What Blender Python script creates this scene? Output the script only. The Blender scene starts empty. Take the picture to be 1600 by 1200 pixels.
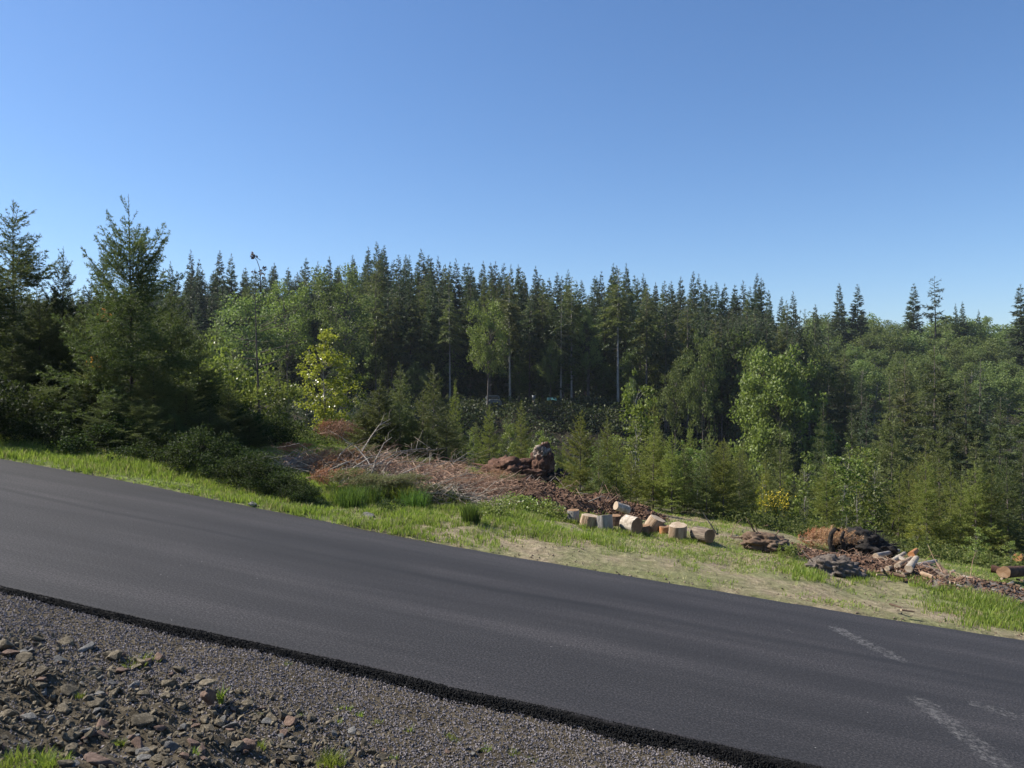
import bpy, bmesh, math, random
import numpy as np
from mathutils import Vector, Matrix, Euler

R_ = math.radians
S = bpy.context.scene
C = S.collection
rng = np.random.default_rng(7)
random.seed(7)

# ------------------------------------------------------------------ camera
F = 1256.0                      # focal length in pixels of the 1600 px wide photograph
cam_d = bpy.data.cameras.new('camera')
cam_d.sensor_width = 36.0
cam_d.lens = 36.0 * F / 1600.0
cam_d.clip_start = 0.05
cam_d.clip_end = 9000
cam = bpy.data.objects.new('camera', cam_d)
C.objects.link(cam)
cam.location = (0, 0, 0)
cam.rotation_euler = (R_(90), 0, 0)
S.camera = cam

# ------------------------------------------------------------------ sky, sun, exposure
SUN_AZ, SUN_EL = R_(-80), R_(45)      # azimuth clockwise from +Y (the view direction)
w = bpy.data.worlds.new("World")
S.world = w
w.use_nodes = True
nt = w.node_tree
for n in list(nt.nodes):
    nt.nodes.remove(n)
sky = nt.nodes.new('ShaderNodeTexSky')
sky.sky_type = 'NISHITA'
sky.sun_disc = False
sky.sun_elevation = SUN_EL
sky.sun_rotation = SUN_AZ
sky.altitude = 100
sky.air_density = 1.0
sky.dust_density = 0.45
sky.ozone_density = 4.0
bg = nt.nodes.new('ShaderNodeBackground')
bg.inputs['Strength'].default_value = 0.08
wo = nt.nodes.new('ShaderNodeOutputWorld')
hs_ = nt.nodes.new('ShaderNodeHueSaturation')          # the camera's white balance and vividness of the blue
hs_.inputs['Saturation'].default_value = 1.10
nt.links.new(sky.outputs[0], hs_.inputs['Color'])
tn_ = nt.nodes.new('ShaderNodeMix'); tn_.data_type = 'RGBA'; tn_.blend_type = 'MULTIPLY'; tn_.inputs[0].default_value = 1.0
nt.links.new(hs_.outputs[0], tn_.inputs[6]); tn_.inputs[7].default_value = (.93, .985, 1.08, 1)
nt.links.new(tn_.outputs[2], bg.inputs['Color'])
nt.links.new(bg.outputs[0], wo.inputs['Surface'])

sd = bpy.data.lights.new('sun', 'SUN')
sd.energy = 5.0
sd.angle = R_(0.53)
sd.color = (1.0, 0.94, 0.84)
so = bpy.data.objects.new('sun', sd)
C.objects.link(so)
sv = Vector((math.sin(SUN_AZ) * math.cos(SUN_EL), math.cos(SUN_AZ) * math.cos(SUN_EL), math.sin(SUN_EL)))
so.rotation_euler = sv.to_track_quat('Z', 'Y').to_euler()
so.location = sv * 50

S.render.engine = 'CYCLES'
S.view_settings.view_transform = 'Standard'
S.view_settings.look = 'None'
S.view_settings.exposure = 0.85
S.view_settings.gamma = 1.0
S.view_settings.use_curve_mapping = False
S.cycles.max_bounces = 6
S.cycles.diffuse_bounces = 3
S.cycles.transmission_bounces = 4
S.cycles.transparent_max_bounces = 4

# ------------------------------------------------------------------ numeric helpers
def smooth(a, b, x):
    t = np.clip((np.asarray(x, float) - a) / (b - a), 0, 1)
    return t * t * (3 - 2 * t)

def _hash(ix, iy, seed):
    h = (ix.astype(np.int64) * 374761393 + iy.astype(np.int64) * 668265263 + seed * 1442695041) & 0xFFFFFFFF
    h = ((h ^ (h >> 13)) * 1274126177) & 0xFFFFFFFF
    h = h ^ (h >> 16)
    return (h & 0xFFFFFF) / float(0xFFFFFF)

def vnoise(x, y, seed=0):
    x = np.asarray(x, float); y = np.asarray(y, float)
    ix = np.floor(x); iy = np.floor(y)
    fx = x - ix; fy = y - iy
    fx = fx * fx * (3 - 2 * fx); fy = fy * fy * (3 - 2 * fy)
    a = _hash(ix, iy, seed); b = _hash(ix + 1, iy, seed)
    c = _hash(ix, iy + 1, seed); d = _hash(ix + 1, iy + 1, seed)
    return (a * (1 - fx) + b * fx) * (1 - fy) + (c * (1 - fx) + d * fx) * fy

def fbm(x, y, seed=0, octv=4):
    r = 0; amp = 0.5; f = 1.0
    for o in range(octv):
        r = r + amp * (vnoise(x * f + o * 17.3, y * f - o * 9.1, seed + o) * 2 - 1)
        amp *= 0.5; f *= 2.03
    return r

# ------------------------------------------------------------------ the lie of the land
H0 = 2.6                        # height of the eye over the road
PA, PB = -0.121, 0.0292         # the road falls to the right
PX, PY = 0.2348, 0.9720         # horizontal direction across the road

def plane(x, y): return -H0 + PA * x + PB * y
def sco(x, y): return PX * x + PY * y
def edge_k(t): return np.interp(t, [-7.5, -4.5, -2, 1.5], [.22, .34, .50, .82]) * (1 + .45 * fbm(np.asarray(t, float) * 1.7, np.asarray(t, float) * 0 + 2, 57, 4))   # how far the raw asphalt edge stands over the gravel
def tco(x, y): return PY * x - PX * y

def onplane(px, py):
    kx = (px - 800) / F; kz = (600 - py) / F
    Y = H0 / (PA * kx + PB - kz)
    return kx * Y, Y

_near = [onplane(*p) for p in [(-900, 716), (0, 916), (150, 954), (300, 986), (460, 1019), (710, 1076), (960, 1131), (1275, 1199), (1500, 1249), (2200, 1400)]]
_far = [onplane(*p) for p in [(-900, 556), (0, 717), (200, 753), (400, 794), (640, 842), (820, 874), (1000, 904), (1360, 964), (1600, 1001), (2200, 1098)]]
NT = np.array([tco(*p) for p in _near]); NS = np.array([sco(*p) for p in _near])
FT = np.array([tco(*p) for p in _far]); FS = np.array([sco(*p) for p in _far])
NS[0] = NS[1]; FS[0] = FS[1] + .3
def s_near(t): return np.interp(t, NT, NS) + 0.05 * fbm(t * 1.1, t * 0 + 3, 5, 3)
def s_far(t): return np.interp(t, FT, FS) + 0.035 * fbm(t * 2.3, t * 0 + 7, 6, 4)

TH = np.array([-1.6, -0.9, -0.64, -0.3, -0.1, 0.12, 0.25, 0.4, 0.64, 0.9, 1.6])
YR = np.array([0, 30, 45, 60, 75, 92, 120, 160, 220, 300, 420, 700, 3500.])
TB = np.array([
    [0.5, 0.5, -1.5, -2.6, -2.8, -2.9, -3, -3, -3.2, -3.6, -4],
    [1.0, 0.6, -0.9, -2.9, -4.4, -5.2, -5.6, -6.0, -6.6, -7.2, -8],
    [1.5, 1.0, -1.2, -4.0, -7.2, -8.2, -8.6, -8.8, -9.2, -9.5, -10],
    [1.0, 0.0, -2.0, -5.0, -9.0, -9.8, -10, -10.4, -10.6, -10.6, -11],
    [1.0, 0.0, -2.0, -4.5, -7.8, -8.6, -10, -10.6, -10.8, -10.8, -11],
    [1.0, 1.0, -1.0, -2.0, -2.4, -2.6, -8.6, -9.8, -10, -10, -10],
    [2.0, 2.0, 0.5, -0.5, -1.2, -1.6, -6.5, -7.0, -7.5, -7.5, -7],
    [3.0, 3.0, 2.0, 1.0, 0.2, -0.6, -1.0, -1.5, -2.0, -2, -2],
    [5.0, 5.0, 4.0, 3.0, 2.0, 1.5, 3.0, 5.5, 5.5, 5.5, 5],
    [8.0, 8.0, 10.0, 8.0, 5.0, 3.0, 5.0, 8.0, 8.0, 8, 8],
    [10.0, 20.0, 24.0, 27.0, 10.0, 4.0, 4.0, 6.0, 6.0, 6, 6],
    [5.0, 15.0, 20.0, 20.0, 8.0, 4.0, 2.0, 2.0, 2.0, 2, 2],
    [0.0, 0.0, 0.0, 0.0, 0.0, 0.0, 0.0, 0.0, 0.0, 0, 0]])

def table(x, y):
    Y = np.clip(y, 1.0, 3499)
    th = np.clip(x / np.maximum(Y, 14.0), -1.6, 1.6)
    i = np.clip(np.searchsorted(YR, Y, side='right') - 1, 0, len(YR) - 2)
    j = np.clip(np.searchsorted(TH, th, side='right') - 1, 0, len(TH) - 2)
    fy = (Y - YR[i]) / (YR[i + 1] - YR[i]); fx = (th - TH[j]) / (TH[j + 1] - TH[j])
    fy = fy * fy * (3 - 2 * fy); fx = fx * fx * (3 - 2 * fx)
    return (TB[i, j] * (1 - fx) + TB[i, j + 1] * fx) * (1 - fy) + (TB[i + 1, j] * (1 - fx) + TB[i + 1, j + 1] * fx) * fy

def ground_z(x, y, fine=True):
    x = np.asarray(x, float); y = np.asarray(y, float)
    s = sco(x, y); t = tco(x, y)
    P = plane(np.clip(x, -45, 45), np.clip(y, -20, 60))
    sn = s_near(t); sf = s_far(t)
    dn = sn - s
    bank_start = np.interp(t, [-6, -4, -2, 0, 3], [0.75, 0.85, 1.15, 1.7, 2.2])
    b = np.maximum(dn - bank_start, 0)
    zn = P - .01 - 0.105 * edge_k(t) - 0.02 * np.clip(dn, 0, 1) + 0.24 * np.minimum(b, 8) * smooth(0, .8, b) 
    if fine:
        zn = zn + smooth(0.0, 0.5, b) * (0.20 * fbm(x * 1.6, y * 1.6, 11, 3) + .05 * fbm(x * 6, y * 6, 13, 3)) + smooth(0.05, .3, dn) * 0.02 * fbm(x * 4, y * 4, 12, 3)
    df = s - sf
    kf = np.interp(t, [-9, -2, 3, 8], [.0035, .005, .009, .010])
    zf = P - 0.02 - kf * np.clip(df, 0, 14) ** 1.9
    if fine:
        zf = zf + smooth(0.02, 1.2, df) * (0.10 * fbm(x * .6, y * .6, 21, 3) + 0.05 * fbm(x * 2.1, y * 2.1, 22, 3)) + smooth(0, .1, df) * .03
    wv = smooth(np.interp(t, [-6, 0, 5], [9.5, 8.5, 7.5]), 22, df)
    zf = zf * (1 - wv) + (table(x, y) + (0.5 * fbm(x * .12, y * .12, 31, 3) if fine else 0)) * wv
    zr = P - 0.30
    edge = smooth(-0.12, -0.02, df)
    z = np.where(dn > 0, zn, np.where(df > 0, zf, zr * (1 - edge) + zf * edge))
    e2 = smooth(0.0, 0.06, -dn) * (dn <= 0) * (df < -0.5)
    z = np.where((dn <= 0) & (df < -0.5), (P - 0.12 * edge_k(t)) * (1 - e2) + zr * e2, z)
    far = np.hypot(x, y)
    return z

_Ys = np.concatenate([np.linspace(2.5, 40, 2500), np.linspace(40, 400, 2500)])
def hit(px, py):
    """the point of the ground seen at a pixel of the photograph"""
    kx = (px - 800) / F; kz = (600 - py) / F
    z = ground_z(kx * _Ys, _Ys)
    k = np.argmax(z >= kz * _Ys)
    if k == 0: k = len(_Ys) - 1
    Y = _Ys[k]
    return Vector((kx * Y, Y, float(z[k])))
def gpt(px, Y):
    x = (px - 800) / F * Y
    return Vector((x, Y, float(ground_z(x, Y))))
def gz(x, y): return float(ground_z(x, y))

# ------------------------------------------------------------------ mesh helpers
def mesh_np(name, verts, tris=None, quads=None, smooth_sh=False):
    me = bpy.data.meshes.new(name)
    verts = np.ascontiguousarray(verts, dtype=np.float32)
    me.vertices.add(len(verts)); me.vertices.foreach_set('co', verts.ravel())
    loops = []; starts = []; totals = []; n0 = 0
    if tris is not None and len(tris):
        tris = np.asarray(tris, np.int32); loops.append(tris.ravel())
        starts.append(n0 + 3 * np.arange(len(tris))); totals.append(np.full(len(tris), 3)); n0 += 3 * len(tris)
    if quads is not None and len(quads):
        quads = np.asarray(quads, np.int32); loops.append(quads.ravel())
        starts.append(n0 + 4 * np.arange(len(quads))); totals.append(np.full(len(quads), 4)); n0 += 4 * len(quads)
    lp = np.concatenate(loops).astype(np.int32); st = np.concatenate(starts).astype(np.int32)
    me.loops.add(len(lp)); me.loops.foreach_set('vertex_index', lp)
    me.polygons.add(len(st)); me.polygons.foreach_set('loop_start', st)
    if smooth_sh: me.polygons.foreach_set('use_smooth', np.ones(len(st), bool))
    me.update(calc_edges=True)
    return me

class MB:
    """collects triangles and quads"""
    def __init__(s): s.v = []; s.t = []; s.q = []; s.n = 0
    def add(s, v, t=None, q=None):
        v = np.asarray(v, float)
        if t is not None and len(t): s.t.append(np.asarray(t) + s.n)
        if q is not None and len(q): s.q.append(np.asarray(q) + s.n)
        s.v.append(v); s.n += len(v)
    def mesh(s, name, sm=False):
        return mesh_np(name, np.concatenate(s.v), np.concatenate(s.t) if s.t else None, np.concatenate(s.q) if s.q else None, sm)
    def tube(s, pts, rads, n=6, cap=True):
        pts = np.asarray(pts, float); rads = np.asarray(rads, float)
        m = len(pts)
        d = np.gradient(pts, axis=0); d /= (np.linalg.norm(d, axis=1, keepdims=True) + 1e-9)
        ref = np.array([0.31, 0.17, 0.93]) if abs(d[0][2]) < .8 else np.array([1.0, .1, 0])
        a = np.cross(d, ref); a /= (np.linalg.norm(a, axis=1, keepdims=True) + 1e-9)
        b = np.cross(d, a)
        an = np.linspace(0, 2 * np.pi, n, endpoint=False)
        v = pts[:, None, :] + rads[:, None, None] * (np.cos(an)[None, :, None] * a[:, None, :] + np.sin(an)[None, :, None] * b[:, None, :])
        v = v.reshape(-1, 3)
        i = np.arange(m - 1)[:, None] * n; k = np.arange(n)[None, :]; k2 = (k + 1) % n
        q = np.stack([i + k, i + k2, i + n + k2, i + n + k], -1).reshape(-1, 4)
        if cap:
            v = np.vstack([v, pts[-1:], pts[:1]])
            kk = np.arange(n); t1 = np.stack([(m - 1) * n + kk, (m - 1) * n + (kk + 1) % n, np.full(n, m * n)], -1)
            t2 = np.stack([(kk + 1) % n, kk, np.full(n, m * n + 1)], -1)
            s.add(v, np.vstack([t1, t2]), q)
        else: s.add(v, None, q)

def link(name, me, mat=None, parent=None, loc=None):
    o = bpy.data.objects.new(name, me)
    C.objects.link(o)
    if mat is not None and me is not None and len(me.materials) == 0: me.materials.append(mat)
    if parent is not None: o.parent = parent
    if loc is not None: o.location = loc
    return o

def tag(o, label=None, cat=None, group=None, kind=None):
    if label: o['label'] = label
    if cat: o['category'] = cat
    if group: o['group'] = group
    if kind: o['kind'] = kind
    return o

def thing(name, label, cat, loc=(0, 0, 0), rz=0, group=None):
    o = bpy.data.objects.new(name, None); C.objects.link(o)
    o.empty_display_size = .2
    o.location = loc; o.rotation_euler = (0, 0, rz)
    return tag(o, label, cat, group)

def nrm(v): return v / (np.linalg.norm(v, axis=-1, keepdims=True) + 1e-9)

# ------------------------------------------------------------------ materials
def new_mat(name):
    m = bpy.data.materials.new(name); m.use_nodes = True
    t = m.node_tree
    for n in list(t.nodes): t.nodes.remove(n)
    out = t.nodes.new('ShaderNodeOutputMaterial')
    return m, t, out

def N(t, typ, **kw):
    n = t.nodes.new(typ)
    for k, v in kw.items():
        if k.startswith('i_'):
            key = k[2:].replace('_', ' ')
            n.inputs[key].default_value = v
        else: setattr(n, k, v)
    return n

def ramp(t, fac, stops):
    r = t.nodes.new('ShaderNodeValToRGB')
    e = r.color_ramp.elements
    while len(e) > 1: e.remove(e[-1])
    e[0].position = stops[0][0]; e[0].color = (*stops[0][1], 1)
    for p, c in stops[1:]:
        x = e.new(p); x.color = (*c, 1)
    t.links.new(fac, r.inputs[0])
    return r.outputs[0]

def mix(t, a, b, fac, bt='MIX'):
    m = t.nodes.new('ShaderNodeMix'); m.data_type = 'RGBA'; m.blend_type = bt
    for s, v in ((m.inputs[0], fac), (m.inputs[6], a), (m.inputs[7], b)):
        if isinstance(v, (int, float)): s.default_value = v
        elif isinstance(v, tuple): s.default_value = (*v, 1)
        else: t.links.new(v, s)
    return m.outputs[2]

def mth(t, op, a, b=None):
    m = t.nodes.new('ShaderNodeMath'); m.operation = op
    for s, v in ((m.inputs[0], a), (m.inputs[1], b)):
        if v is None: continue
        if isinstance(v, (int, float)): s.default_value = v
        else: t.links.new(v, s)
    return m.outputs[0]

def noise(t, vec, scale, detail=4, rough=.55, out=0):
    n = t.nodes.new('ShaderNodeTexNoise')
    n.inputs['Scale'].default_value = scale; n.inputs['Detail'].default_value = detail; n.inputs['Roughness'].default_value = rough
    if vec is not None: t.links.new(vec, n.inputs['Vector'])
    return n.outputs[out]

def foliage(name, cols, trans=0.35, rough=0.55, tcol=None, spec=.35, nscale=.6):
    """leaf surface: colour differs from leaf to leaf and tree to tree; light also passes through"""
    m, t, out = new_mat(name)
    g = N(t, 'ShaderNodeNewGeometry'); oi = N(t, 'ShaderNodeObjectInfo')
    c1 = ramp(t, g.outputs['Random Per Island'], [(i / (len(cols) - 1), c) for i, c in enumerate(cols)])
    nz = noise(t, g.outputs['Position'], nscale, 2)
    br = mth(t, 'ADD', mth(t, 'MULTIPLY', oi.outputs['Random'], .5), mth(t, 'MULTIPLY', nz, .9))
    br = mth(t, 'ADD', br, .3)
    hs = N(t, 'ShaderNodeHueSaturation')
    t.links.new(c1, hs.inputs['Color']); t.links.new(br, hs.inputs['Value'])
    t.links.new(mth(t, 'ADD', mth(t, 'MULTIPLY', oi.outputs['Random'], .03), .485), hs.inputs['Hue'])
    p = N(t, 'ShaderNodeBsdfPrincipled')
    t.links.new(hs.outputs[0], p.inputs['Base Color'])
    p.inputs['Roughness'].default_value = rough; p.inputs['Specular IOR Level'].default_value = spec
    tr = N(t, 'ShaderNodeBsdfTranslucent')
    tc = mix(t, hs.outputs[0], tcol or (1.0, 1.15, .5), 1.0, 'MULTIPLY')
    g2 = N(t, 'ShaderNodeGamma'); g2.inputs[1].default_value = .8
    t.links.new(tc, g2.inputs[0]); t.links.new(g2.outputs[0], tr.inputs['Color'])
    ms = N(t, 'ShaderNodeMixShader'); ms.inputs[0].default_value = trans
    t.links.new(p.outputs[0], ms.inputs[1]); t.links.new(tr.outputs[0], ms.inputs[2])
    t.links.new(ms.outputs[0], out.inputs[0])
    return m

def rough_mat(name, cols, scale=6, rough=.9, bump=.4, bscale=40, stretch=None, spec=.3, island=0.0, objv=0.0):
    m, t, out = new_mat(name)
    tc = N(t, 'ShaderNodeTexCoord'); vec = tc.outputs['Object']
    if stretch:
        mp = N(t, 'ShaderNodeMapping'); mp.inputs['Scale'].default_value = stretch
        t.links.new(vec, mp.inputs[0]); vec = mp.outputs[0]
    nz = noise(t, vec, scale, 6, .65)
    c = ramp(t, nz, [(.28 + .44 * i / (len(cols) - 1), q) for i, q in enumerate(cols)])
    v = None
    if island or objv:
        g = N(t, 'ShaderNodeNewGeometry'); oi = N(t, 'ShaderNodeObjectInfo')
        v = mth(t, 'ADD', mth(t, 'MULTIPLY', g.outputs['Random Per Island'], island), mth(t, 'MULTIPLY', oi.outputs['Random'], objv))
        v = mth(t, 'ADD', v, 1 - (island + objv) / 2)
        hs = N(t, 'ShaderNodeHueSaturation'); t.links.new(c, hs.inputs['Color']); t.links.new(v, hs.inputs['Value']); c = hs.outputs[0]
    p = N(t, 'ShaderNodeBsdfPrincipled'); t.links.new(c, p.inputs['Base Color'])
    p.inputs['Roughness'].default_value = rough; p.inputs['Specular IOR Level'].default_value = spec
    b = N(t, 'ShaderNodeBump'); b.inputs['Strength'].default_value = bump; b.inputs['Distance'].default_value = .02
    t.links.new(noise(t, vec, bscale, 5, .7), b.inputs['Height']); t.links.new(b.outputs[0], p.inputs['Normal'])
    t.links.new(p.outputs[0], out.inputs[0])
    return m

M = {}
M['fir_near'] = foliage('fir_needles_near', [(.042, .056, .022), (.068, .086, .030), (.11, .128, .044)], .32, spec=.2)
M['fir_young'] = foliage('fir_needles_young', [(.105, .120, .028), (.160, .172, .042), (.22, .23, .065)], .42, spec=.2)
M['fir_far'] = foliage('fir_needles_far', [(.030, .046, .020), (.045, .065, .026), (.070, .090, .032)], .22, nscale=.15)
M['fir_olive'] = foliage('fir_needles_olive', [(.065, .078, .026), (.105, .118, .038), (.15, .16, .055)], .30, nscale=.2, spec=.25)
M['alder'] = foliage('alder_leaves', [(.085, .118, .036), (.12, .155, .048), (.16, .19, .065)], .34, nscale=.12, spec=.2)
M['under'] = foliage('understory_leaves', [(.045, .062, .020), (.070, .092, .028), (.10, .125, .038)], .32, nscale=.15, spec=.15)
M['maple'] = foliage('maple_leaves', [(.085, .115, .026), (.13, .165, .036), (.18, .215, .05)], .38, nscale=.25)
M['cotton'] = foliage('cottonwood_leaves', [(.20, .23, .025), (.28, .30, .035), (.37, .37, .06)], .42, rough=.3, spec=.6)
M['shrub'] = foliage('shrub_leaves', [(.018, .028, .011), (.030, .044, .015), (.052, .070, .023)], .28, rough=.65, spec=.12)
M['bright'] = foliage('bright_leaves', [(.11, .145, .032), (.16, .195, .045), (.22, .25, .07)], .38, rough=.42)
M['scrub'] = foliage('scrub_leaves', [(.06, .08, .022), (.09, .115, .032), (.14, .15, .05)], .33, rough=.6, spec=.15)
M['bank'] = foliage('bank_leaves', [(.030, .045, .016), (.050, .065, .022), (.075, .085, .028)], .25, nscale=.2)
M['dead'] = foliage('dead_needles', [(.20, .075, .03), (.30, .12, .05), (.36, .18, .09)], .2, tcol=(1, .9, .7))
M['deadbrown'] = foliage('dead_brown_needles', [(.20, .095, .05), (.30, .16, .09), (.40, .25, .15)], .15, tcol=(1, .9, .8))
M['cutgreen'] = foliage('cut_bough_needles', [(.09, .10, .035), (.14, .15, .055), (.20, .19, .08)], .25)
M['orange_leaf'] = foliage('orange_leaves', [(.45, .20, .03), (.55, .28, .05)], .4, tcol=(1, 1, .8))
M['broom'] = foliage('broom_flowers', [(.40, .28, .02), (.48, .35, .03)], .3, tcol=(1, 1, .6))
M['darkleaf'] = foliage('dark_top_leaves', [(.03, .015, .012), (.06, .025, .015)], .2, tcol=(1, .8, .7))
M['grass'] = foliage('grass_blades', [(.11, .155, .022), (.17, .21, .036), (.24, .27, .06)], .40, rough=.5, nscale=1.3)
M['drygrass'] = foliage('dry_grass_blades', [(.18, .20, .06), (.26, .24, .10), (.36, .31, .17)], .35, nscale=1.3, tcol=(1, 1, .7))
M['rush'] = foliage('rush_blades', [(.045, .080, .015), (.07, .12, .022), (.11, .16, .035)], .35)
M['ridge'] = rough_mat('ridge_fir_crowns', [(.018, .026, .014), (.030, .042, .020), (.05, .062, .026)], .3, bump=0, spec=.05)
M['bark'] = rough_mat('fir_bark', [(.045, .036, .028), (.11, .09, .075), (.20, .17, .15)], 5, stretch=(1, 1, .25))
M['palebark'] = rough_mat('pale_bark', [(.12, .11, .095), (.26, .24, .21), (.40, .38, .34)], 4, stretch=(1, 1, .3))
M['darkbark'] = rough_mat('dark_bark', [(.02, .017, .014), (.045, .037, .03), (.08, .066, .055)], 4)
M['bleached'] = rough_mat('bleached_wood', [(.12, .095, .07), (.28, .24, .19), (.48, .43, .37)], 13, objv=.5)
M['stick'] = rough_mat('brown_sticks', [(.15, .08, .05), (.32, .20, .135), (.50, .38, .29)], 7, island=.8)
M['redroot'] = rough_mat('red_brown_root', [(.028, .014, .010), (.085, .042, .027), (.18, .10, .066)], 6, bump=1, bscale=18)
M['torn'] = rough_mat('torn_grey_wood', [(.08, .055, .042), (.22, .175, .145), (.42, .37, .32)], 9, bump=1, bscale=25, stretch=(1, 1, .15))
M['char'] = rough_mat('blackened_root', [(.008, .007, .006), (.018, .015, .013), (.045, .036, .03)], 8, bump=1, bscale=18)
M['clod'] = rough_mat('grey_clod', [(.045, .036, .030), (.11, .09, .075), (.19, .16, .14)], 8, bump=1, bscale=20)
M['rootbrown'] = rough_mat('brown_root', [(.05, .03, .02), (.13, .085, .055), (.23, .17, .12)], 6, bump=1, bscale=18, stretch=(.4, 1, 1))
M['chip'] = rough_mat('bark_chips', [(.055, .030, .019), (.12, .068, .042), (.25, .165, .115)], 3, island=.9)
M['mulch'] = rough_mat('bark_mulch', [(.040, .022, .014), (.095, .052, .032), (.18, .11, .075)], 9, bump=1, bscale=30)
M['orangewood'] = rough_mat('orange_wood', [(.20, .08, .03), (.38, .17, .07), (.5, .27, .13)], 6)
M['rock'] = rough_mat('brown_rock', [(.055, .045, .03), (.135, .11, .072), (.31, .265, .19)], 7, bump=.8, bscale=25, objv=.55)
M['redrock'] = rough_mat('reddish_rock', [(.085, .055, .04), (.16, .105, .078), (.26, .185, .14)], 7, bump=.7, bscale=25)
M['greyrock'] = rough_mat('grey_rock', [(.075, .072, .066), (.145, .14, .13), (.26, .25, .235)], 7, bump=.7, bscale=25, objv=.3)
M['gravel'] = rough_mat('crushed_gravel', [(.075, .07, .075), (.155, .14, .145), (.34, .30, .29)], 2.2, bump=.2, bscale=60, island=1.0)
M['rubble'] = rough_mat('rubble_stone', [(.05, .04, .026), (.12, .098, .064), (.31, .265, .19)], 2.2, bump=.4, bscale=60, island=1.0)
M['soilclod'] = rough_mat('soil_clods', [(.09, .065, .042), (.19, .145, .10), (.34, .28, .20)], 2, bump=.3, island=.9)
M['crumb'] = rough_mat('asphalt_crumbs', [(.004, .004, .004), (.012, .012, .012), (.035, .034, .033)], 3, rough=.85, island=.5, spec=.1)
M['shadedwhite'] = rough_mat('shaded_white_paint', [(.055, .065, .07), (.13, .145, .15)], 2, rough=.4, bump=0)  # white paint with the shade under the trees put into its colour
M['glass'] = rough_mat('vehicle_glass', [(.012, .015, .018), (.02, .024, .03)], 2, rough=.1, bump=0, spec=.6)
M['rubber'] = rough_mat('tyre_rubber', [(.012, .012, .012), (.025, .025, .025)], 5)
M['tarp'] = rough_mat('shaded_turquoise_tarp', [(.04, .12, .11), (.09, .20, .18)], 2, rough=.5, bump=.2)  # turquoise darkened in the colour for the shade among the trunks

def mat_cut():
    m, t, out = new_mat('cut_log_face')
    tc = N(t, 'ShaderNodeTexCoord')
    wv = N(t, 'ShaderNodeTexWave'); wv.wave_type = 'RINGS'; wv.rings_direction = 'Z'
    wv.inputs['Scale'].default_value = 9; wv.inputs['Distortion'].default_value = 3; wv.inputs['Detail Scale'].default_value = 3
    t.links.new(tc.outputs['Object'], wv.inputs[0])
    nz = noise(t, tc.outputs['Object'], 6, 5, .7)
    c = ramp(t, nz, [(.3, (.22, .16, .10)), (.5, (.40, .32, .23)), (.7, (.58, .50, .39))])
    c = mix(t, c, (.24, .15, .08), mth(t, 'MULTIPLY', wv.outputs['Fac'], .45))
    oi = N(t, 'ShaderNodeObjectInfo')
    p = N(t, 'ShaderNodeBsdfPrincipled'); t.links.new(c, p.inputs['Base Color']); p.inputs['Roughness'].default_value = .85
    t.links.new(p.outputs[0], out.inputs[0])
    return m
M['cut'] = mat_cut()
M['cutbrown'] = rough_mat('weathered_cut_face', [(.10, .055, .03), (.22, .13, .07), (.36, .25, .16)], 5, bump=.6)
M['logbark'] = rough_mat('log_bark', [(.05, .036, .026), (.15, .115, .085), (.34, .28, .21)], 19, bump=1, bscale=60, stretch=(1, 1, .12), objv=.3)
M['logpeel'] = rough_mat('peeled_log', [(.12, .075, .042), (.30, .21, .135), (.50, .41, .30)], 19, bump=1, bscale=60, stretch=(1, 1, .12))
M['loggrey'] = rough_mat('grey_log_bark', [(.11, .10, .09), (.26, .24, .22), (.42, .39, .36)], 19, bump=1, bscale=60, stretch=(1, 1, .12))

# ground material: soil, forest floor and shoulder told apart by where they are (painted masks of cover)
def mat_ground():
    m, t, out = new_mat('ground_soil')
    g = N(t, 'ShaderNodeNewGeometry'); pos = g.outputs['Position']
    a = N(t, 'ShaderNodeAttribute', attribute_name='zone')
    sep = N(t, 'ShaderNodeSeparateColor'); t.links.new(a.outputs['Color'], sep.inputs[0])
    n1 = noise(t, pos, 1.1, 6, .6); n2 = noise(t, pos, 9, 6, .7); n3 = noise(t, pos, 45, 4, .7)
    soil = ramp(t, n2, [(.3, (.15, .115, .072)), (.5, (.28, .22, .145)), (.7, (.42, .34, .23))])
    green = ramp(t, n2, [(.3, (.06, .085, .02)), (.5, (.11, .15, .035)), (.7, (.17, .20, .06))])
    gm = mth(t, 'MULTIPLY', ramp(t, n1, [(.38, (0, 0, 0)), (.60, (1, 1, 1))]), .75)
    verge = mix(t, soil, green, mth(t, 'MAXIMUM', mth(t, 'MULTIPLY', gm, .8), sep.outputs[2]))
    shaded_duff = ramp(t, n2, [(.3, (.014, .011, .007)), (.5, (.028, .023, .013)), (.7, (.045, .04, .019))])  # dark litter, deepened further so the colour carries the forest's shade
    dirt = ramp(t, n2, [(.3, (.038, .03, .018)), (.5, (.075, .06, .038)), (.7, (.14, .115, .078))])
    c = mix(t, verge, shaded_duff, sep.outputs[1])
    c = mix(t, c, dirt, sep.outputs[0])
    c = mix(t, c, ramp(t, n3, [(.35, (.55, .55, .55)), (.65, (1.2, 1.2, 1.2))]), .7, 'MULTIPLY')
    p = N(t, 'ShaderNodeBsdfPrincipled'); t.links.new(c, p.inputs['Base Color']); p.inputs['Roughness'].default_value = .95; p.inputs['Specular IOR Level'].default_value = .2
    b = N(t, 'ShaderNodeBump'); b.inputs['Strength'].default_value = .8; b.inputs['Distance'].default_value = .05
    t.links.new(mth(t, 'ADD', n2, mth(t, 'MULTIPLY', n3, .5)), b.inputs['Height']); t.links.new(b.outputs[0], p.inputs['Normal'])
    t.links.new(p.outputs[0], out.inputs[0])
    return m
M['ground'] = mat_ground()

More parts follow.
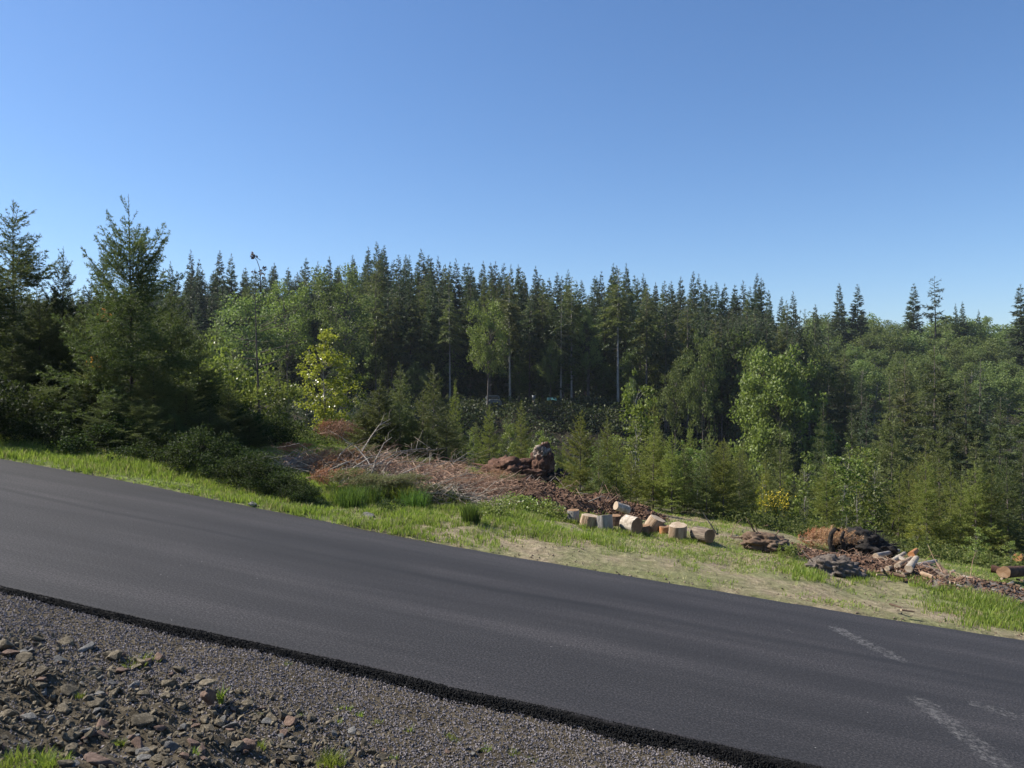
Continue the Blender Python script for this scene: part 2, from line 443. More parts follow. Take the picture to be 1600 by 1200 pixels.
def mat_asphalt():
    m, t, out = new_mat('new_asphalt')
    a = N(t, 'ShaderNodeAttribute', attribute_name='ts')
    k = N(t, 'ShaderNodeAttribute', attribute_name='mark')
    sep = N(t, 'ShaderNodeSeparateColor'); t.links.new(k.outputs['Color'], sep.inputs[0])
    mp = N(t, 'ShaderNodeMapping'); mp.inputs['Scale'].default_value = (.12, 1.6, 1); t.links.new(a.outputs['Vector'], mp.inputs[0])
    streak = noise(t, mp.outputs[0], 1.3, 5, .6)
    mp2 = N(t, 'ShaderNodeMapping'); mp2.inputs['Scale'].default_value = (.5, 1, 1); t.links.new(a.outputs['Vector'], mp2.inputs[0])
    blot = noise(t, mp2.outputs[0], .9, 4, .6)
    g1 = noise(t, a.outputs['Vector'], 52, 3, .85)
    g2 = noise(t, a.outputs['Vector'], 38, 3, .7)
    base = ramp(t, streak, [(.30, (.011, .0104, .0112)), (.5, (.0180, .0170, .0180)), (.70, (.030, .0278, .029))])
    base = mix(t, base, ramp(t, blot, [(.3, (.80, .80, .83)), (.7, (1.2, 1.18, 1.16))]), .8, 'MULTIPLY')
    base = mix(t, base, ramp(t, g1, [(.36, (.15, .15, .16)), (.5, (.95, .95, .95)), (.64, (3.0, 2.9, 2.8))]), .9, 'MULTIPLY')
    base = mix(t, base, ramp(t, g2, [(.35, (.72, .72, .72)), (.65, (1.25, 1.25, 1.25))]), .7, 'MULTIPLY')
    # fine pale dust flecks
    vo = N(t, 'ShaderNodeTexVoronoi'); vo.inputs['Scale'].default_value = 9; t.links.new(a.outputs['Vector'], vo.inputs['Vector'])
    fl = ramp(t, vo.outputs['Distance'], [(.03, (1, 1, 1)), (.06, (0, 0, 0))])
    base = mix(t, base, (.30, .29, .28), mth(t, 'MULTIPLY', fl, mth(t, 'GREATER_THAN', noise(t, a.outputs['Vector'], 3.1, 2), .60)))
    # dark joint
    base = mix(t, base, (.006, .006, .007), mth(t, 'MULTIPLY', sep.outputs[1], mth(t, 'ADD', mth(t, 'MULTIPLY', g2, .9), .4)))
    # scuffed dusty marks, broken up by the grain
    sc = ramp(t, mth(t, 'MULTIPLY', mth(t, 'ADD', mth(t, 'MULTIPLY', g2, .5), mth(t, 'MULTIPLY', noise(t, a.outputs['Vector'], 14, 4, .8), .9)), sep.outputs[0]), [(.60, (0, 0, 0)), (.84, (1, 1, 1))])
    base = mix(t, base, (.24, .23, .22), mth(t, 'MULTIPLY', sc, .55))
    # crumbly dark edge
    base = mix(t, base, (.005, .005, .005), sep.outputs[2])
    p = N(t, 'ShaderNodeBsdfPrincipled'); t.links.new(base, p.inputs['Base Color'])
    p.inputs['Roughness'].default_value = .8; t.links.new(mth(t, 'SUBTRACT', .40, mth(t, 'MULTIPLY', sep.outputs[2], .38)), p.inputs['Specular IOR Level'])
    b = N(t, 'ShaderNodeBump'); b.inputs['Strength'].default_value = .55; b.inputs['Distance'].default_value = .006
    t.links.new(mth(t, 'ADD', g1, mth(t, 'MULTIPLY', g2, .8)), b.inputs['Height']); t.links.new(b.outputs[0], p.inputs['Normal'])
    t.links.new(p.outputs[0], out.inputs[0])
    return m
M['asphalt'] = mat_asphalt()

# ------------------------------------------------------------------ ground
def build_ground():
    rr = [0.6]
    while rr[-1] < 3300: rr.append(rr[-1] * (1.011 if rr[-1] < 30 else 1.03))
    rr = np.array(rr)
    az = np.concatenate([np.arange(-180, -48, 3.0), np.arange(-48, 48, .2), np.arange(48, 180, 3.0)])
    A = np.radians(az)
    Rg, Ag = np.meshgrid(rr, A, indexing='ij')
    x = Rg * np.sin(Ag); y = Rg * np.cos(Ag)
    z = ground_z(x, y)
    n, mm = z.shape
    v = np.stack([x, y, z], -1).reshape(-1, 3)
    i = np.arange(n - 1)[:, None] * mm; k = np.arange(mm)[None, :]; k2 = (k + 1) % mm
    q = np.stack([i + k, i + mm + k, i + mm + k2, i + k2], -1).reshape(-1, 4)
    v = np.vstack([v, [[0, 0, gz(0, 0)]]])
    tri = np.stack([np.arange(mm), (np.arange(mm) + 1) % mm, np.full(mm, n * mm)], -1)
    me = mesh_np('ground', v, tri, q, True)
    s = sco(v[:, 0], v[:, 1]); t = tco(v[:, 0], v[:, 1])
    dn = s_near(t) - s; df = s - s_far(t)
    r = (dn > -1.5).astype(float)
    shaded_duff = smooth(6, 11, df + 2.0 * fbm(v[:, 0] * .3, v[:, 1] * .3, 41))
    kx = v[:, 0] / np.maximum(v[:, 1], 1)
    gr = np.clip(smooth(-.10, -.25, kx) + smooth(.42, .56, kx) * smooth(.8, 1.8, df), 0, 1) * (df > 0)
    col = np.stack([r, shaded_duff, gr * .9, np.ones_like(r)], -1).astype(np.float32)
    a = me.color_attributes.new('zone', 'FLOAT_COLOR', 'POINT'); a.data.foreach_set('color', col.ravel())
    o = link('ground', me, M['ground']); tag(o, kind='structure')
build_ground()

# ------------------------------------------------------------------ road
def build_road():
    ts_ = np.concatenate([np.arange(-60, -14, .4), np.arange(-14, 16, .05), np.arange(16, 60, .4)])
    m = 80
    us = np.concatenate([[-.10, -.085, -.06, -.035, -.012], np.linspace(0, 1, m), [1.0]])
    sn = s_near(ts_); sf = s_far(ts_)
    T = np.repeat(ts_[:, None], len(us), 1)
    Sx = sn[:, None] + 0.02 + np.clip(us, 0, 1)[None, :] * (sf - sn)[:, None]
    j = fbm(T * 9, Sx * 9, 51, 3)
    off = np.zeros_like(T); dz = np.zeros_like(T)
    prof = [(-.11, -.16), (-.085, -.10), (-.055, -.06), (-.03, -.026), (-.01, -.006)]
    for c, (o_, z_) in enumerate(prof):
        off[:, c] = o_ + .022 * fbm(ts_ * 16, ts_ * 0 + c * 5.3, 52, 3); dz[:, c] = z_ + .012 * fbm(ts_ * 21, ts_ * 0 + c * 7.7, 53, 3)
    ek = edge_k(ts_)[:, None]; off[:, :5] *= ek; dz[:, :5] = dz[:, :5] * (.35 + .65 * ek)
    Sx = Sx + off
    x = PY * T + PX * Sx; y = -PX * T + PY * Sx
    z = plane(np.clip(x, -45, 45), np.clip(y, -20, 60)) + dz
    rel = (Sx - sn[:, None]) / (sf - sn)[:, None]
    z = z + .018 * np.sin(np.clip(rel, 0, 1) * np.pi) - .018 * .0 + .004 * fbm(T * .9, Sx * 1.2, 55, 3)
    z[:, -1] -= .12
    nT, nU = T.shape
    v = np.stack([x, y, z], -1).reshape(-1, 3)
    i = np.arange(nT - 1)[:, None] * nU; k = np.arange(nU - 1)[None, :]
    q = np.stack([i + k, i + nU + k, i + nU + k + 1, i + k + 1], -1).reshape(-1, 4)
    me = mesh_np('road', v, None, q, True)
    tsv = np.stack([T, Sx, np.zeros_like(T)], -1).reshape(-1, 3).astype(np.float32)
    a = me.attributes.new('ts', 'FLOAT_VECTOR', 'POINT'); a.data.foreach_set('vector', tsv.ravel())
    tt = tsv[:, 0]; ss = tsv[:, 1]
    mark = np.zeros((len(tt), 4), np.float32); mark[:, 3] = 1
    def seg(p, q_, wd, st):
        a0 = onplane(*p); b0 = onplane(*q_)
        A = np.array([tco(*a0), sco(*a0)]); B = np.array([tco(*b0), sco(*b0)]); d = B - A; L = d @ d + 1e-9
        u = np.clip(((tt - A[0]) * d[0] + (ss - A[1]) * d[1]) / L, 0, 1)
        dist = np.hypot(tt - A[0] - u * d[0], ss - A[1] - u * d[1])
        return st * np.clip(1.35 - dist / (wd * 1.5), 0, 1) ** .8
    for p, q_, wd, st in [((1310, 985), (1350, 1005), .15, .95), ((1345, 1003), (1400, 1030), .17, .90), ((1440, 1100), (1495, 1140), .17, .92),
                          ((1495, 1140), (1555, 1192), .17, .90), ((1530, 1105), (1600, 1125), .16, .88), 
                          ((1148, 957), (1170, 966), .07, .8), ((1215, 980), (1235, 988), .07, .85), ((862, 1021), (870, 1025), .07, .8), ((1030, 905), (1038, 935), .06, .6),
                          ((1180, 1105), (1195, 1120), .09, .72), ((990, 1050), (996, 1055), .07, .7), ((1010, 1075), (1016, 1083), .06, .7), ((980, 1078), (982, 1085), .06, .65), ((1215, 1050), (1225, 1055), .07, .65),
                          ((950, 895), (965, 905), .06, .65), ((1100, 965), (1125, 975), .07, .62), ((500, 858), (560, 868), .09, .58), ((250, 790), (262, 792), .05, .7), ((1345, 1180), (1380, 1190), .08, .7), ((1500, 1180), (1540, 1190), .08, .6)]:
        mark[:, 0] = np.maximum(mark[:, 0], seg(p, q_, wd, st))
    line = [(-300, 700), (0, 765), (49, 776), (180, 804), (322, 830), (450, 858), (600, 890), (780, 925), (950, 952), (1137, 990), (1400, 1038), (1600, 1074)]
    for p, q_ in zip(line[:-1], line[1:]):
        st = .9 if q_[0] < 960 else .55
        mark[:, 1] = np.maximum(mark[:, 1], seg(p, q_, .05, st))
    mark[:, 1] = np.maximum(mark[:, 1], .55 * seg((420, 848), (600, 884), .30, 1) * (1))
    mark[:, 1] = np.maximum(mark[:, 1], .30 * seg((150, 795), (420, 848), .22, 1))
    e = np.zeros_like(T); 
    for c, val in enumerate([1, 1, 1, .9, .7]): e[:, c] = val
    e[:, 5] = .35
    mark[:, 2] = e.ravel()
    ca = me.color_attributes.new('mark', 'FLOAT_COLOR', 'POINT'); ca.data.foreach_set('color', mark.ravel())
    o = link('road', me, M['asphalt']); tag(o, kind='structure')
build_road()

# ------------------------------------------------------------------ plant generators
def needles(mb, P0, P1, spacing, nl, nw, spread, g, droop=0.0, jit=.5, Hh=None):
    P0 = np.asarray(P0); P1 = np.asarray(P1)
    L = np.linalg.norm(P1 - P0, axis=1)
    q = np.ones(len(L)) if Hh is None else .30 + .70 * np.clip((1 - P0[:, 2] / Hh) / .28, 0, 1)
    spacing = spacing * (.45 + .55 * q)
    n = np.maximum(1, (L / spacing + g.random(len(L))).astype(int))
    idx = np.repeat(np.arange(len(L)), n)
    u = g.random(len(idx))
    d = nrm(P1 - P0)[idx]
    p = P0[idx] + (P1 - P0)[idx] * u[:, None]
    r = g.normal(size=(len(idx), 3)); r -= (r * d).sum(1, keepdims=True) * d; r = nrm(r)
    nd = nrm(d * (1 - spread) + r * spread + np.array([0, 0, -droop]))
    ln = (nl * q[idx] * (1 - jit / 2 + jit * g.random(len(idx))))[:, None]
    side = nrm(np.cross(nd, g.normal(size=(len(idx), 3)))) * (nw * q[idx] / 2)[:, None]
    v = np.stack([p - side, p + side, p + nd * ln], 1).reshape(-1, 3)
    mb.add(v, np.arange(len(v)).reshape(-1, 3))

def conifer(seed, H, R, bare=.05, dz=.3, nb=6, e0=0.0, e1=.9, droop=.15, twig_sp=.16, twig_k=.45, spacing=.02, nl=.05, nw=.012,
            spread=.55, leader=.10, prof=.85, ndroop=0.0, rad=.06, bow=.0, jag=.35, missing=.05, deadlow=0, wood_tw=False, lean=0.02):
    g = np.random.default_rng(seed)
    wood = MB(); fol = MB()
    nseg = 12
    zz = np.linspace(0, 1, nseg + 1)
    ph = g.random(2) * 6
    cx = lean * H * (np.sin(zz * 2.2 + ph[0]) - np.sin(ph[0])) * .5; cy = lean * H * (np.sin(zz * 2.6 + ph[1]) - np.sin(ph[1])) * .5
    wood.tube(np.stack([cx, cy, zz * H], 1), np.maximum(rad * (1 - zz) ** .9, rad * .06), 7)
    def axis(z): return np.array([np.interp(z / H, zz, cx), np.interp(z / H, zz, cy), z])
    P0 = []; P1 = []
    z = bare * H; top = H * (1 - leader)
    lv = 0
    while z < top:
        f = max(0.0, (z / H - bare) / (1 - bare))
        for k in range(nb + int(g.integers(-1, 2))):
            if g.random() < missing: continue
            a = g.random() * 2 * np.pi
            L = R * ((1 - f) ** prof) * (1 - jag / 2 + jag * g.random()) + .035 * R
            if f < .12: L *= .65 + f * 2.9
            el = e0 + (e1 - e0) * f ** 1.3 + g.normal() * .12
            dr = droop * (1 - f)
            hd = np.array([math.cos(a), math.sin(a), 0])
            tt = np.linspace(0, 1, 7)
            b0 = axis(min(H, z + g.normal() * dz * .3))
            pts = b0 + hd * (L * tt * math.cos(el))[:, None] + np.array([0, 0, 1.0]) * (L * (tt * math.sin(el) - dr * tt ** 1.6 + bow * tt ** 3))[:, None]
            sdv = np.cross(hd, [0, 0, 1.0]) * g.normal() * .08 * L
            pts += sdv * (tt ** 2)[:, None]
            br = max(rad * .16 * (L / R) ** .8, .003)
            wood.tube(pts, br * (1 - .8 * tt), 3, False)
            P0.append(pts[1:-1]); P1.append(pts[2:])
            # side twigs
            nt_ = max(2, int(L / twig_sp))
            u = (np.arange(nt_) + g.random(nt_)) / nt_ * .88 + .08
            base = np.stack([np.interp(u, tt, pts[:, c]) for c in range(3)], 1)
            dloc = nrm(np.stack([np.interp(u, tt, np.gradient(pts[:, c])) for c in range(3)], 1))
            sg = np.where(np.arange(nt_) % 2 == 0, 1, -1)
            side = nrm(np.cross(dloc, [0, 0, 1.0])) * sg[:, None]
            td = nrm(dloc * .62 + side * .75 + g.normal(size=(nt_, 3)) * .16 + np.array([0, 0, -.12 - ndroop]))
            tl = (twig_k * L * (1.05 - u) * (.6 + .7 * g.random(nt_)) + .02 * R)
            e = base + td * tl[:, None]
            P0.append(base); P1.append(e)
            if L > R * .35:   # second order
                b2 = np.repeat(base, 2, 0); e2 = np.repeat(e, 2, 0)
                uu = np.tile([.35, .65], nt_)[:, None]
                bb = b2 + (e2 - b2) * uu
                s2 = np.cross(np.repeat(td, 2, 0), [0, 0, 1.0]) * np.tile([1, -1], nt_)[:, None]
                dd = nrm(np.repeat(td, 2, 0) * .7 + s2 * .6 + g.normal(size=(2 * nt_, 3)) * .15)
                P0.append(bb); P1.append(bb + dd * (np.repeat(tl, 2) * .38)[:, None])
        z += dz * (.75 + .5 * g.random()) * (1.0 if f < .8 else .8)
        lv += 1
    # leader
    P0.append(np.array([axis(top)])); P1.append(np.array([axis(H * .985)]))
    for k in range(4):
        a = g.random() * 6.28; b = axis(H * (1 - leader * (.35 + .4 * g.random())))
        L = leader * H * .42
        e = b + np.array([math.cos(a) * L * .5, math.sin(a) * L * .5, L * .8])
        P0.append(np.array([b])); P1.append(np.array([e])); wood.tube(np.array([b, e]), [rad * .05, rad * .02], 3, False)
    # dead snags on the bare trunk
    for k in range(deadlow):
        zz_ = (.10 + g.random() * max(bare - .08, .02)) * H; a = g.random() * 6.28; L = (.1 + .35 * g.random()) * R
        b = axis(zz_)
        wood.tube(np.array([b, b + np.array([math.cos(a) * L, math.sin(a) * L, -.1 * L])]), [rad * .12, rad * .04], 3, False)
    needles(fol, np.vstack(P0), np.vstack(P1), spacing, nl, nw, spread, g, ndroop * .5, Hh=H if H > 10 else None)
    return wood.mesh('conifer_wood', True), fol.mesh('conifer_needles')

def leaf_quads(mb, P, g, size, aspect=.6, up=.4, jit=.5, fold=True):
    n = len(P)
    nr = nrm(g.normal(size=(n, 3)) + np.array([0, 0, up]))
    d = nrm(np.cross(nr, g.normal(size=(n, 3))))
    sd_ = np.cross(nr, d)
    L = size * (1 - jit / 2 + jit * g.random(n))[:, None]
    W = L * aspect
    v = np.stack([P - d * L * .5, P + sd_ * W * .5 + nr * L * .08, P + d * L * .5, P - sd_ * W * .5 + nr * L * .08], 1).reshape(-1, 3)
    q = np.arange(4 * n).reshape(-1, 4)
    mb.add(v, None, q)

def broadleaf(seed, H, RX, z0, ncl, nper, leaf, clr, rad=.12, aspect=.65, shape=1.0, forks=3, top_taper=.3, up=.4, limbs=True, lumps=.35, flat=1.0):
    """trunk with limbs to leaf clusters spread through an uneven crown"""
    g = np.random.default_rng(seed)
    wood = MB(); fol = MB()
    zc = (z0 + H) / 2; hz = (H - z0) / 2
    ph = g.random(8) * 6.28
    cl = []
    while len(cl) < ncl:
        p = g.normal(size=3); p /= np.linalg.norm(p)
        r = (.35 + .65 * g.random() ** .45)
        lob = 1 + lumps * (.5 * math.sin(3 * math.atan2(p[1], p[0]) + ph[0]) + .5 * math.sin(4 * p[2] + ph[1] + 2 * math.atan2(p[1], p[0]) + ph[2]))
        q = p * r * lob
        f = (q[2] + 1) / 2
        tw = 1 - top_taper * max(0, f - .35)
        c = np.array([q[0] * RX * tw, q[1] * RX * tw, zc + q[2] * hz * flat])
        if c[2] < z0 * .9 or c[2] > H * 1.0: continue
        cl.append(c)
    cl = np.array(cl)
    # trunk
    tz = np.linspace(0, 1, 8)
    bend = g.normal(size=2) * .04 * H
    tr = np.stack([bend[0] * tz ** 2, bend[1] * tz ** 2, tz * (H * .82)], 1)
    wood.tube(tr, rad * (1 - .85 * tz), 7)
    if limbs:
        for c in cl[:min(len(cl), 60)]:
            hz_ = max(0.05, min(.9, (c[2] - .35 * math.hypot(c[0], c[1]) - .05 * H) / (H * .82)))
            b = np.array([np.interp(hz_, tz, tr[:, k]) for k in range(3)])
            mid = (b + c) / 2 + np.array([0, 0, .06 * H]) * g.random() + g.normal(size=3) * .03 * H
            wood.tube(np.array([b, (b + mid) / 2 + g.normal(size=3) * .01 * H, mid, c]), [rad * .32, rad * .22, rad * .13, rad * .03], 4, False)
    rad_c = clr * (.6 + .8 * g.random(ncl))
    n = (nper * (rad_c / clr) ** 1.5).astype(int) + 3
    idx = np.repeat(np.arange(ncl), n)
    off = g.normal(size=(len(idx), 3)); off = nrm(off) * (g.random(len(idx)) ** .5)[:, None] * rad_c[idx][:, None]
    off[:, 2] *= .75
    P = cl[idx] + off
    P = P[P[:, 2] > 0.02]
    leaf_quads(fol, P, g, leaf, aspect, up)
    return wood.mesh('broadleaf_wood', True), fol.mesh('broadleaf_leaves')

def plant(name, meshes, mats, loc, H, label, cat, group=None, sxy=1.0, rz=None, base_h=1.0, parts=('trunk', 'crown'), tilt=0):
    s = H / base_h
    o = thing(name, label, cat, loc, random.random() * 6.283 if rz is None else rz, group)
    o.scale = (s * sxy, s * sxy, s)
    o.rotation_euler[0] = tilt
    for nm, me, mt in zip(parts, meshes, mats):
        c = bpy.data.objects.new(nm, me); C.objects.link(c); c.parent = o
        if len(me.materials) == 0: me.materials.append(mt)
        if me.materials[0] is not mt:
            c.material_slots[0].link = 'OBJECT'; c.material_slots[0].material = mt
    return o

# ------------------------------------------------------------------ the far forest
FIRH = 22.0
far_fir = []      # full crowned
for k in range(5):
    far_fir.append(conifer(100 + k, FIRH, 3.0 + .3 * (k % 3), bare=.12, dz=.50, nb=7, e0=-.05, e1=.55, droop=.22, twig_sp=.5, twig_k=.42,
                           spacing=.115, nl=.60, nw=.19, spread=.40, leader=.035, prof=.85, ndroop=.18, rad=.20, jag=.36, missing=.03, lean=.006))
bare_fir = []     # long clear trunks, crown only on the upper half
for k in range(4):
    bare_fir.append(conifer(130 + k, FIRH, 2.9, bare=[.45, .55, .5, .38][k], dz=.60, nb=5, e0=-.25, e1=.5, droop=.25, twig_sp=.5, twig_k=.42,
                            spacing=.125, nl=.62, nw=.19, spread=.45, leader=.04, prof=.72, ndroop=.25, rad=.19, jag=.6, missing=.15, deadlow=26, lean=.008))
alder = []
for k in range(5):
    alder.append(broadleaf(160 + k, 12.0, 3.5, 2.2, 95, 60, .34, 1.05, rad=.16, aspect=.6, up=.7, top_taper=.5, lumps=.3))

SKY_X = [-100, 0, 150, 260, 400, 520, 600, 700, 800, 900, 960, 1050, 1150, 1250, 1300, 1450, 1600, 1700]
SKY_Y = [425, 425, 430, 415, 408, 402, 384, 402, 412, 430, 415, 436, 440, 462, 478, 482, 478, 480]

def fir_at(px, top, Y, kind='far', label=None, group=None, sxy=1.0, mat=None, name='fir_tree'):
    p = gpt(px, Y)
    H = (600 - top) / F * Y - p.z
    if kind == 'far': i = random.randrange(len(far_fir)); ms = far_fir[i]; bm_ = M['darkbark']
    else: i = random.randrange(len(bare_fir)); ms = bare_fir[i]; bm_ = M['palebark'] if kind == 'pale' else M['bark']
    return plant(name, ms, (bm_, mat or M['fir_far']), p, H, label, 'fir tree', group, sxy, base_h=FIRH)

skyline = [(266, 408), (298, 390), (312, 404), (343, 390), (362, 396), (430, 415), (450, 427), (477, 403), (497, 408), (515, 400), (552, 403), (577, 385), (590, 377), (599, 382),
           (623, 397), (640, 398), (658, 388), (675, 402), (684, 400), (702, 408), (712, 404), (733, 410), (755, 407), (767, 410), (776, 407), (787, 410), (798, 412), (811, 412),
           (837, 415), (872, 425), (888, 421), (910, 437), (940, 423), (957, 411), (964, 414), (978, 411), (997, 433), (1005, 427), (1023, 440), (1048, 438), (1063, 432), (1082, 423),
           (1092, 427), (1102, 437), (1121, 440), (1133, 443), (1147, 455), (1161, 438), (1182, 426), (1190, 433), (1202, 453), (1220, 463), (1239, 455), (1275, 475)]
for i, (px, top) in enumerate(skyline):
    Y = 112 + 30 * random.random() if px < 1150 else 125 + 25 * random.random()
    if px < 540: lab = 'dark pointed fir on the skyline left of the tall pale green broadleaf tree'; gp = 'skyline firs left of the tall broadleaf'
    elif px < 830: lab = 'dark pointed fir on the highest part of the wooded skyline'; gp = 'skyline firs of the highest part of the ridge'
    else: lab = 'dark pointed fir on the skyline where the ridge falls away to the right'; gp = 'skyline firs where the ridge falls away'
    fir_at(px, top, Y, 'far', lab, gp, sxy=.72 + .3 * random.random())
lone = [(1312, 442, 175, 'left one of two lone dark firs close together above the pale hillside', .95), (1340, 443, 175, 'right one of two lone dark firs close together above the pale hillside', 1.0),
        (1427, 442, 178, 'lone dark fir with wide spreading lower boughs beside the ragged fir on the right skyline', 1.15),
        (1493, 474, 185, 'small fir tip just above the pale crowns right of the ragged fir', .8), (1503, 471, 186, 'slightly taller small fir tip just above the pale crowns right of the ragged fir', .8),
        (1529, 483, 190, 'tiny isolated fir tip above the pale crowns near the right edge', .8), (1597, 443, 150, 'large dark fir cut off by the right edge above the pale hillside', 1.35), (1615, 455, 150, 'dark fir at the very right edge behind the large one', 1.2)]
for px, top, Y, lab, sx in lone:
    fir_at(px, top, Y, 'far', lab, None, sxy=sx)
rag = conifer(190, FIRH, 2.2, bare=.15, dz=.9, nb=4, e0=.1, e1=.4, droop=.2, twig_sp=.5, twig_k=.5, spacing=.14, nl=.7, nw=.17, spread=.5, leader=.03, prof=.25, ndroop=.2, rad=.25, jag=1.1, missing=.3)
p = gpt(1460, 176)
plant('fir_tree', rag, (M['darkbark'], M['fir_far']), p, (600 - 431) / F * 176 - p.z, 'ragged blunt topped dark fir with uneven stub branches on the right skyline', 'fir tree', base_h=FIRH)

# front row: pale bare trunks one can follow
for px, top, Y, kd, sx in [(703, 440, 93, 'pale', 1.0), (797, 425, 92, 'pale', 1.15), (827, 455, 94, 'bark', 1.0), (876, 455, 92, 'pale', 1.0), (893, 432, 93, 'pale', 1.05), (966, 420, 91, 'pale', 1.25),
                           (655, 440, 94, 'bark', 1.0), (612, 450, 94, 'bark', 1.0), (735, 430, 95, 'bark', 1.1), (764, 500, 93, 'bark', .7), (848, 440, 95, 'bark', 1.0), (920, 460, 94, 'bark', .9), (1010, 450, 92, 'bark', 1.1), (1040, 455, 93, 'bark', 1.0), (1075, 460, 94, 'bark', 1.1)]:
    names = {703: 'fir with a pale bare lower trunk, leftmost of the pale trunks on the dark bank', 797: 'fir with a long pale trunk between white vehicle and white bucket',
             876: 'slim fir with pale trunk just left of a taller one near the tarp', 893: 'taller pale trunked fir just right of the slim one near the tarp',
             966: 'fir with the longest and brightest bare trunk, right end of the dark bank'}
    fir_at(px, top, Y, kd, names.get(px, 'fir with a brown bare lower trunk along the forest edge'), None if px in names else 'brown trunked firs along the forest front', sx,
           mat=M['fir_olive'] if random.random() < .6 else None)
# filling rows
for k in range(70):
    px = 180 + 1010 * (k + random.random()) / 70
    fir_at(px, np.interp(px, SKY_X, SKY_Y) + 2 + 18 * random.random(), 128 + 14 * random.random(), 'far', 'dark fir filling the wooded skyline between the taller tips', 'firs filling the skyline', .9 + .35 * random.random())
for k in range(30):
    px = 585 + 600 * (k + random.random()) / 30; Y = 92 + 9 * random.random()
    p = gpt(px, Y)
    plant('broadleaf_tree', alder[random.randrange(5)], (M['bark'], M['under'] if k % 3 else M['alder']), p, (600 - random.uniform(500, 575)) / F * Y - p.z, 'dull green understory tree between the trunks of the shaded firs', 'broadleaf tree', 'understory trees among the shaded firs', .75 + .4 * random.random(), base_h=12.0)
cnt = 0
for row, (Yr, n) in enumerate([(96, 40), (103, 42), (111, 42), (121, 36)]):
    for k in range(n):
        px = -60 + (1240 + 60) * (k + random.random()) / n
        if px < 250 and row in (0,): continue
        top = np.interp(px, SKY_X, SKY_Y) + 8 + random.random() * 38 + (3 - row) * 6
        Y = Yr + random.uniform(-3, 3)
        if 1050 < px: Y += 3; kd = 'bark' if row < 3 else 'far'
        else: kd = 'bark' if row < 2 and random.random() < .55 and px > 560 else 'far'
        if px < 560: lab = 'dark fir in the forest behind the roadside thicket'; gp = 'firs behind the roadside thicket'
        elif px < 1050: lab = 'dark fir deep in the forest above the shaded bank'; gp = 'firs above the shaded bank'
        else: lab = 'slender dark fir in the close stand left of the round maple'; gp = 'close stand of slender firs'
        fir_at(px, top, Y, kd, lab, gp, .85 + .4 * random.random(), mat=M['fir_olive'] if random.random() < .3 else None)
        cnt += 1
# extra thin trunks in the close stand right of centre
for k in range(26):
    px = 1070 + 190 * random.random()
    fir_at(px, 475 + 25 * random.random(), 93 + 9 * random.random(), 'bark', 'slender dark fir in the close stand left of the round maple', 'close stand of slender firs', .6)

# pale green alders covering the right hillside
for Yr, n, base_top in [(128, 11, 0), (142, 12, 0), (156, 13, 0), (170, 14, 0), (186, 15, 0), (204, 15, 0)]:
    for k in range(n):
        px = 1255 + (1720 - 1255) * (k + .2 + .6 * random.random()) / n
        if Yr < 140 and px < 1330: continue
        Y = Yr + random.uniform(-5, 5)
        p = gpt(px, Y)
        top = np.interp(Y, [124, 145, 165, 190, 210], [598, 560, 528, 502, 492]) + random.uniform(-6, 10) + max(0, (px - 1400)) * .03
        H = max(8.5, (600 - top) / F * Y - p.z)
        plant('alder_tree', alder[random.randrange(5)], (M['palebark'], M['alder']), p, H, 'pale green alder among the crowns covering the right hillside', 'alder', 'alders covering the right hillside', 1.05 + .3 * random.random(), base_h=12.0)

# distant ridge wood far left, blue with distance: one mass
def ridge_wood():
    g = np.random.default_rng(5)
    mb = MB()
    for k in range(1500):
        th = g.uniform(-.75, .02); Y = g.uniform(330, 430); x = th * Y
        z = gz(x, Y); H = g.uniform(13, 20); r = g.uniform(2.2, 3.4)
        for j in range(5):
            a0 = g.random() * 6; zb = z + H * (.1 + .17 * j); rr_ = r * (1 - .17 * j); n = 7
            an = a0 + np.arange(n) * 6.283 / n
            rad_ = rr_ * (.75 + .5 * g.random(n))
            v = np.vstack([np.stack([x + np.cos(an) * rad_, Y + np.sin(an) * rad_, np.full(n, zb) - .6 * g.random(n)], 1), [[x, Y, zb + H * .3]]])
            kk = np.arange(n)
            mb.add(v, np.stack([kk, (kk + 1) % n, np.full(n, n)], 1))
    o = link('distant_wood', mb.mesh('distant_wood'), M['ridge'])
    tag(o, 'far blue green wood on the ridge beyond the firs at left', 'wood', kind='stuff')
ridge_wood()

# ------------------------------------------------------------------ mid distance trees
maple = broadleaf(210, 12.0, 4.0, 2.0, 120, 130, .26, .95, rad=.18, aspect=.8, up=.6, top_taper=.1, lumps=.45)
maple2 = broadleaf(211, 12.0, 3.6, 4.0, 80, 90, .24, .95, rad=.16, aspect=.7, up=.6, top_taper=.2, lumps=.4)
tallb = broadleaf(212, 16.0, 4.2, 5.0, 90, 80, .26, 1.0, rad=.17, aspect=.7, up=.5, top_taper=.2, lumps=.3)
def bl(px, top, Y, ms, bh, lab, sxy=1.0, mat='maple', group=None, name='maple_tree', cat='broadleaf tree', rz=None):
    p = gpt(px, Y)
    return plant(name, ms, (M['bark'], M[mat]), p, (600 - top) / F * Y - p.z, lab, cat, group, sxy, base_h=bh, rz=rz)
bl(1218, 540, 72, maple, 12.0, 'rounded bright green maple with billowing crown standing out against the dark stand', .78, rz=1.0)
bl(1192, 536, 78, maple2, 12.0, 'upper bulge of bright green leaves behind the rounded maple', .55)
bl(537, 418, 86, tallb, 16.0, 'tall pale green broadleaf tree with visible forked trunk left of the highest firs', .85, 'alder', name='broadleaf_tree')
bl(450, 440, 88, tallb, 16.0, 'pale green broadleaf crown left of the tall forked one', .8, 'maple', name='broadleaf_tree')
bl(385, 455, 80, maple2, 12.0, 'pale green broadleaf crown behind the dead topped fir', .9, 'alder', name='broadleaf_tree')
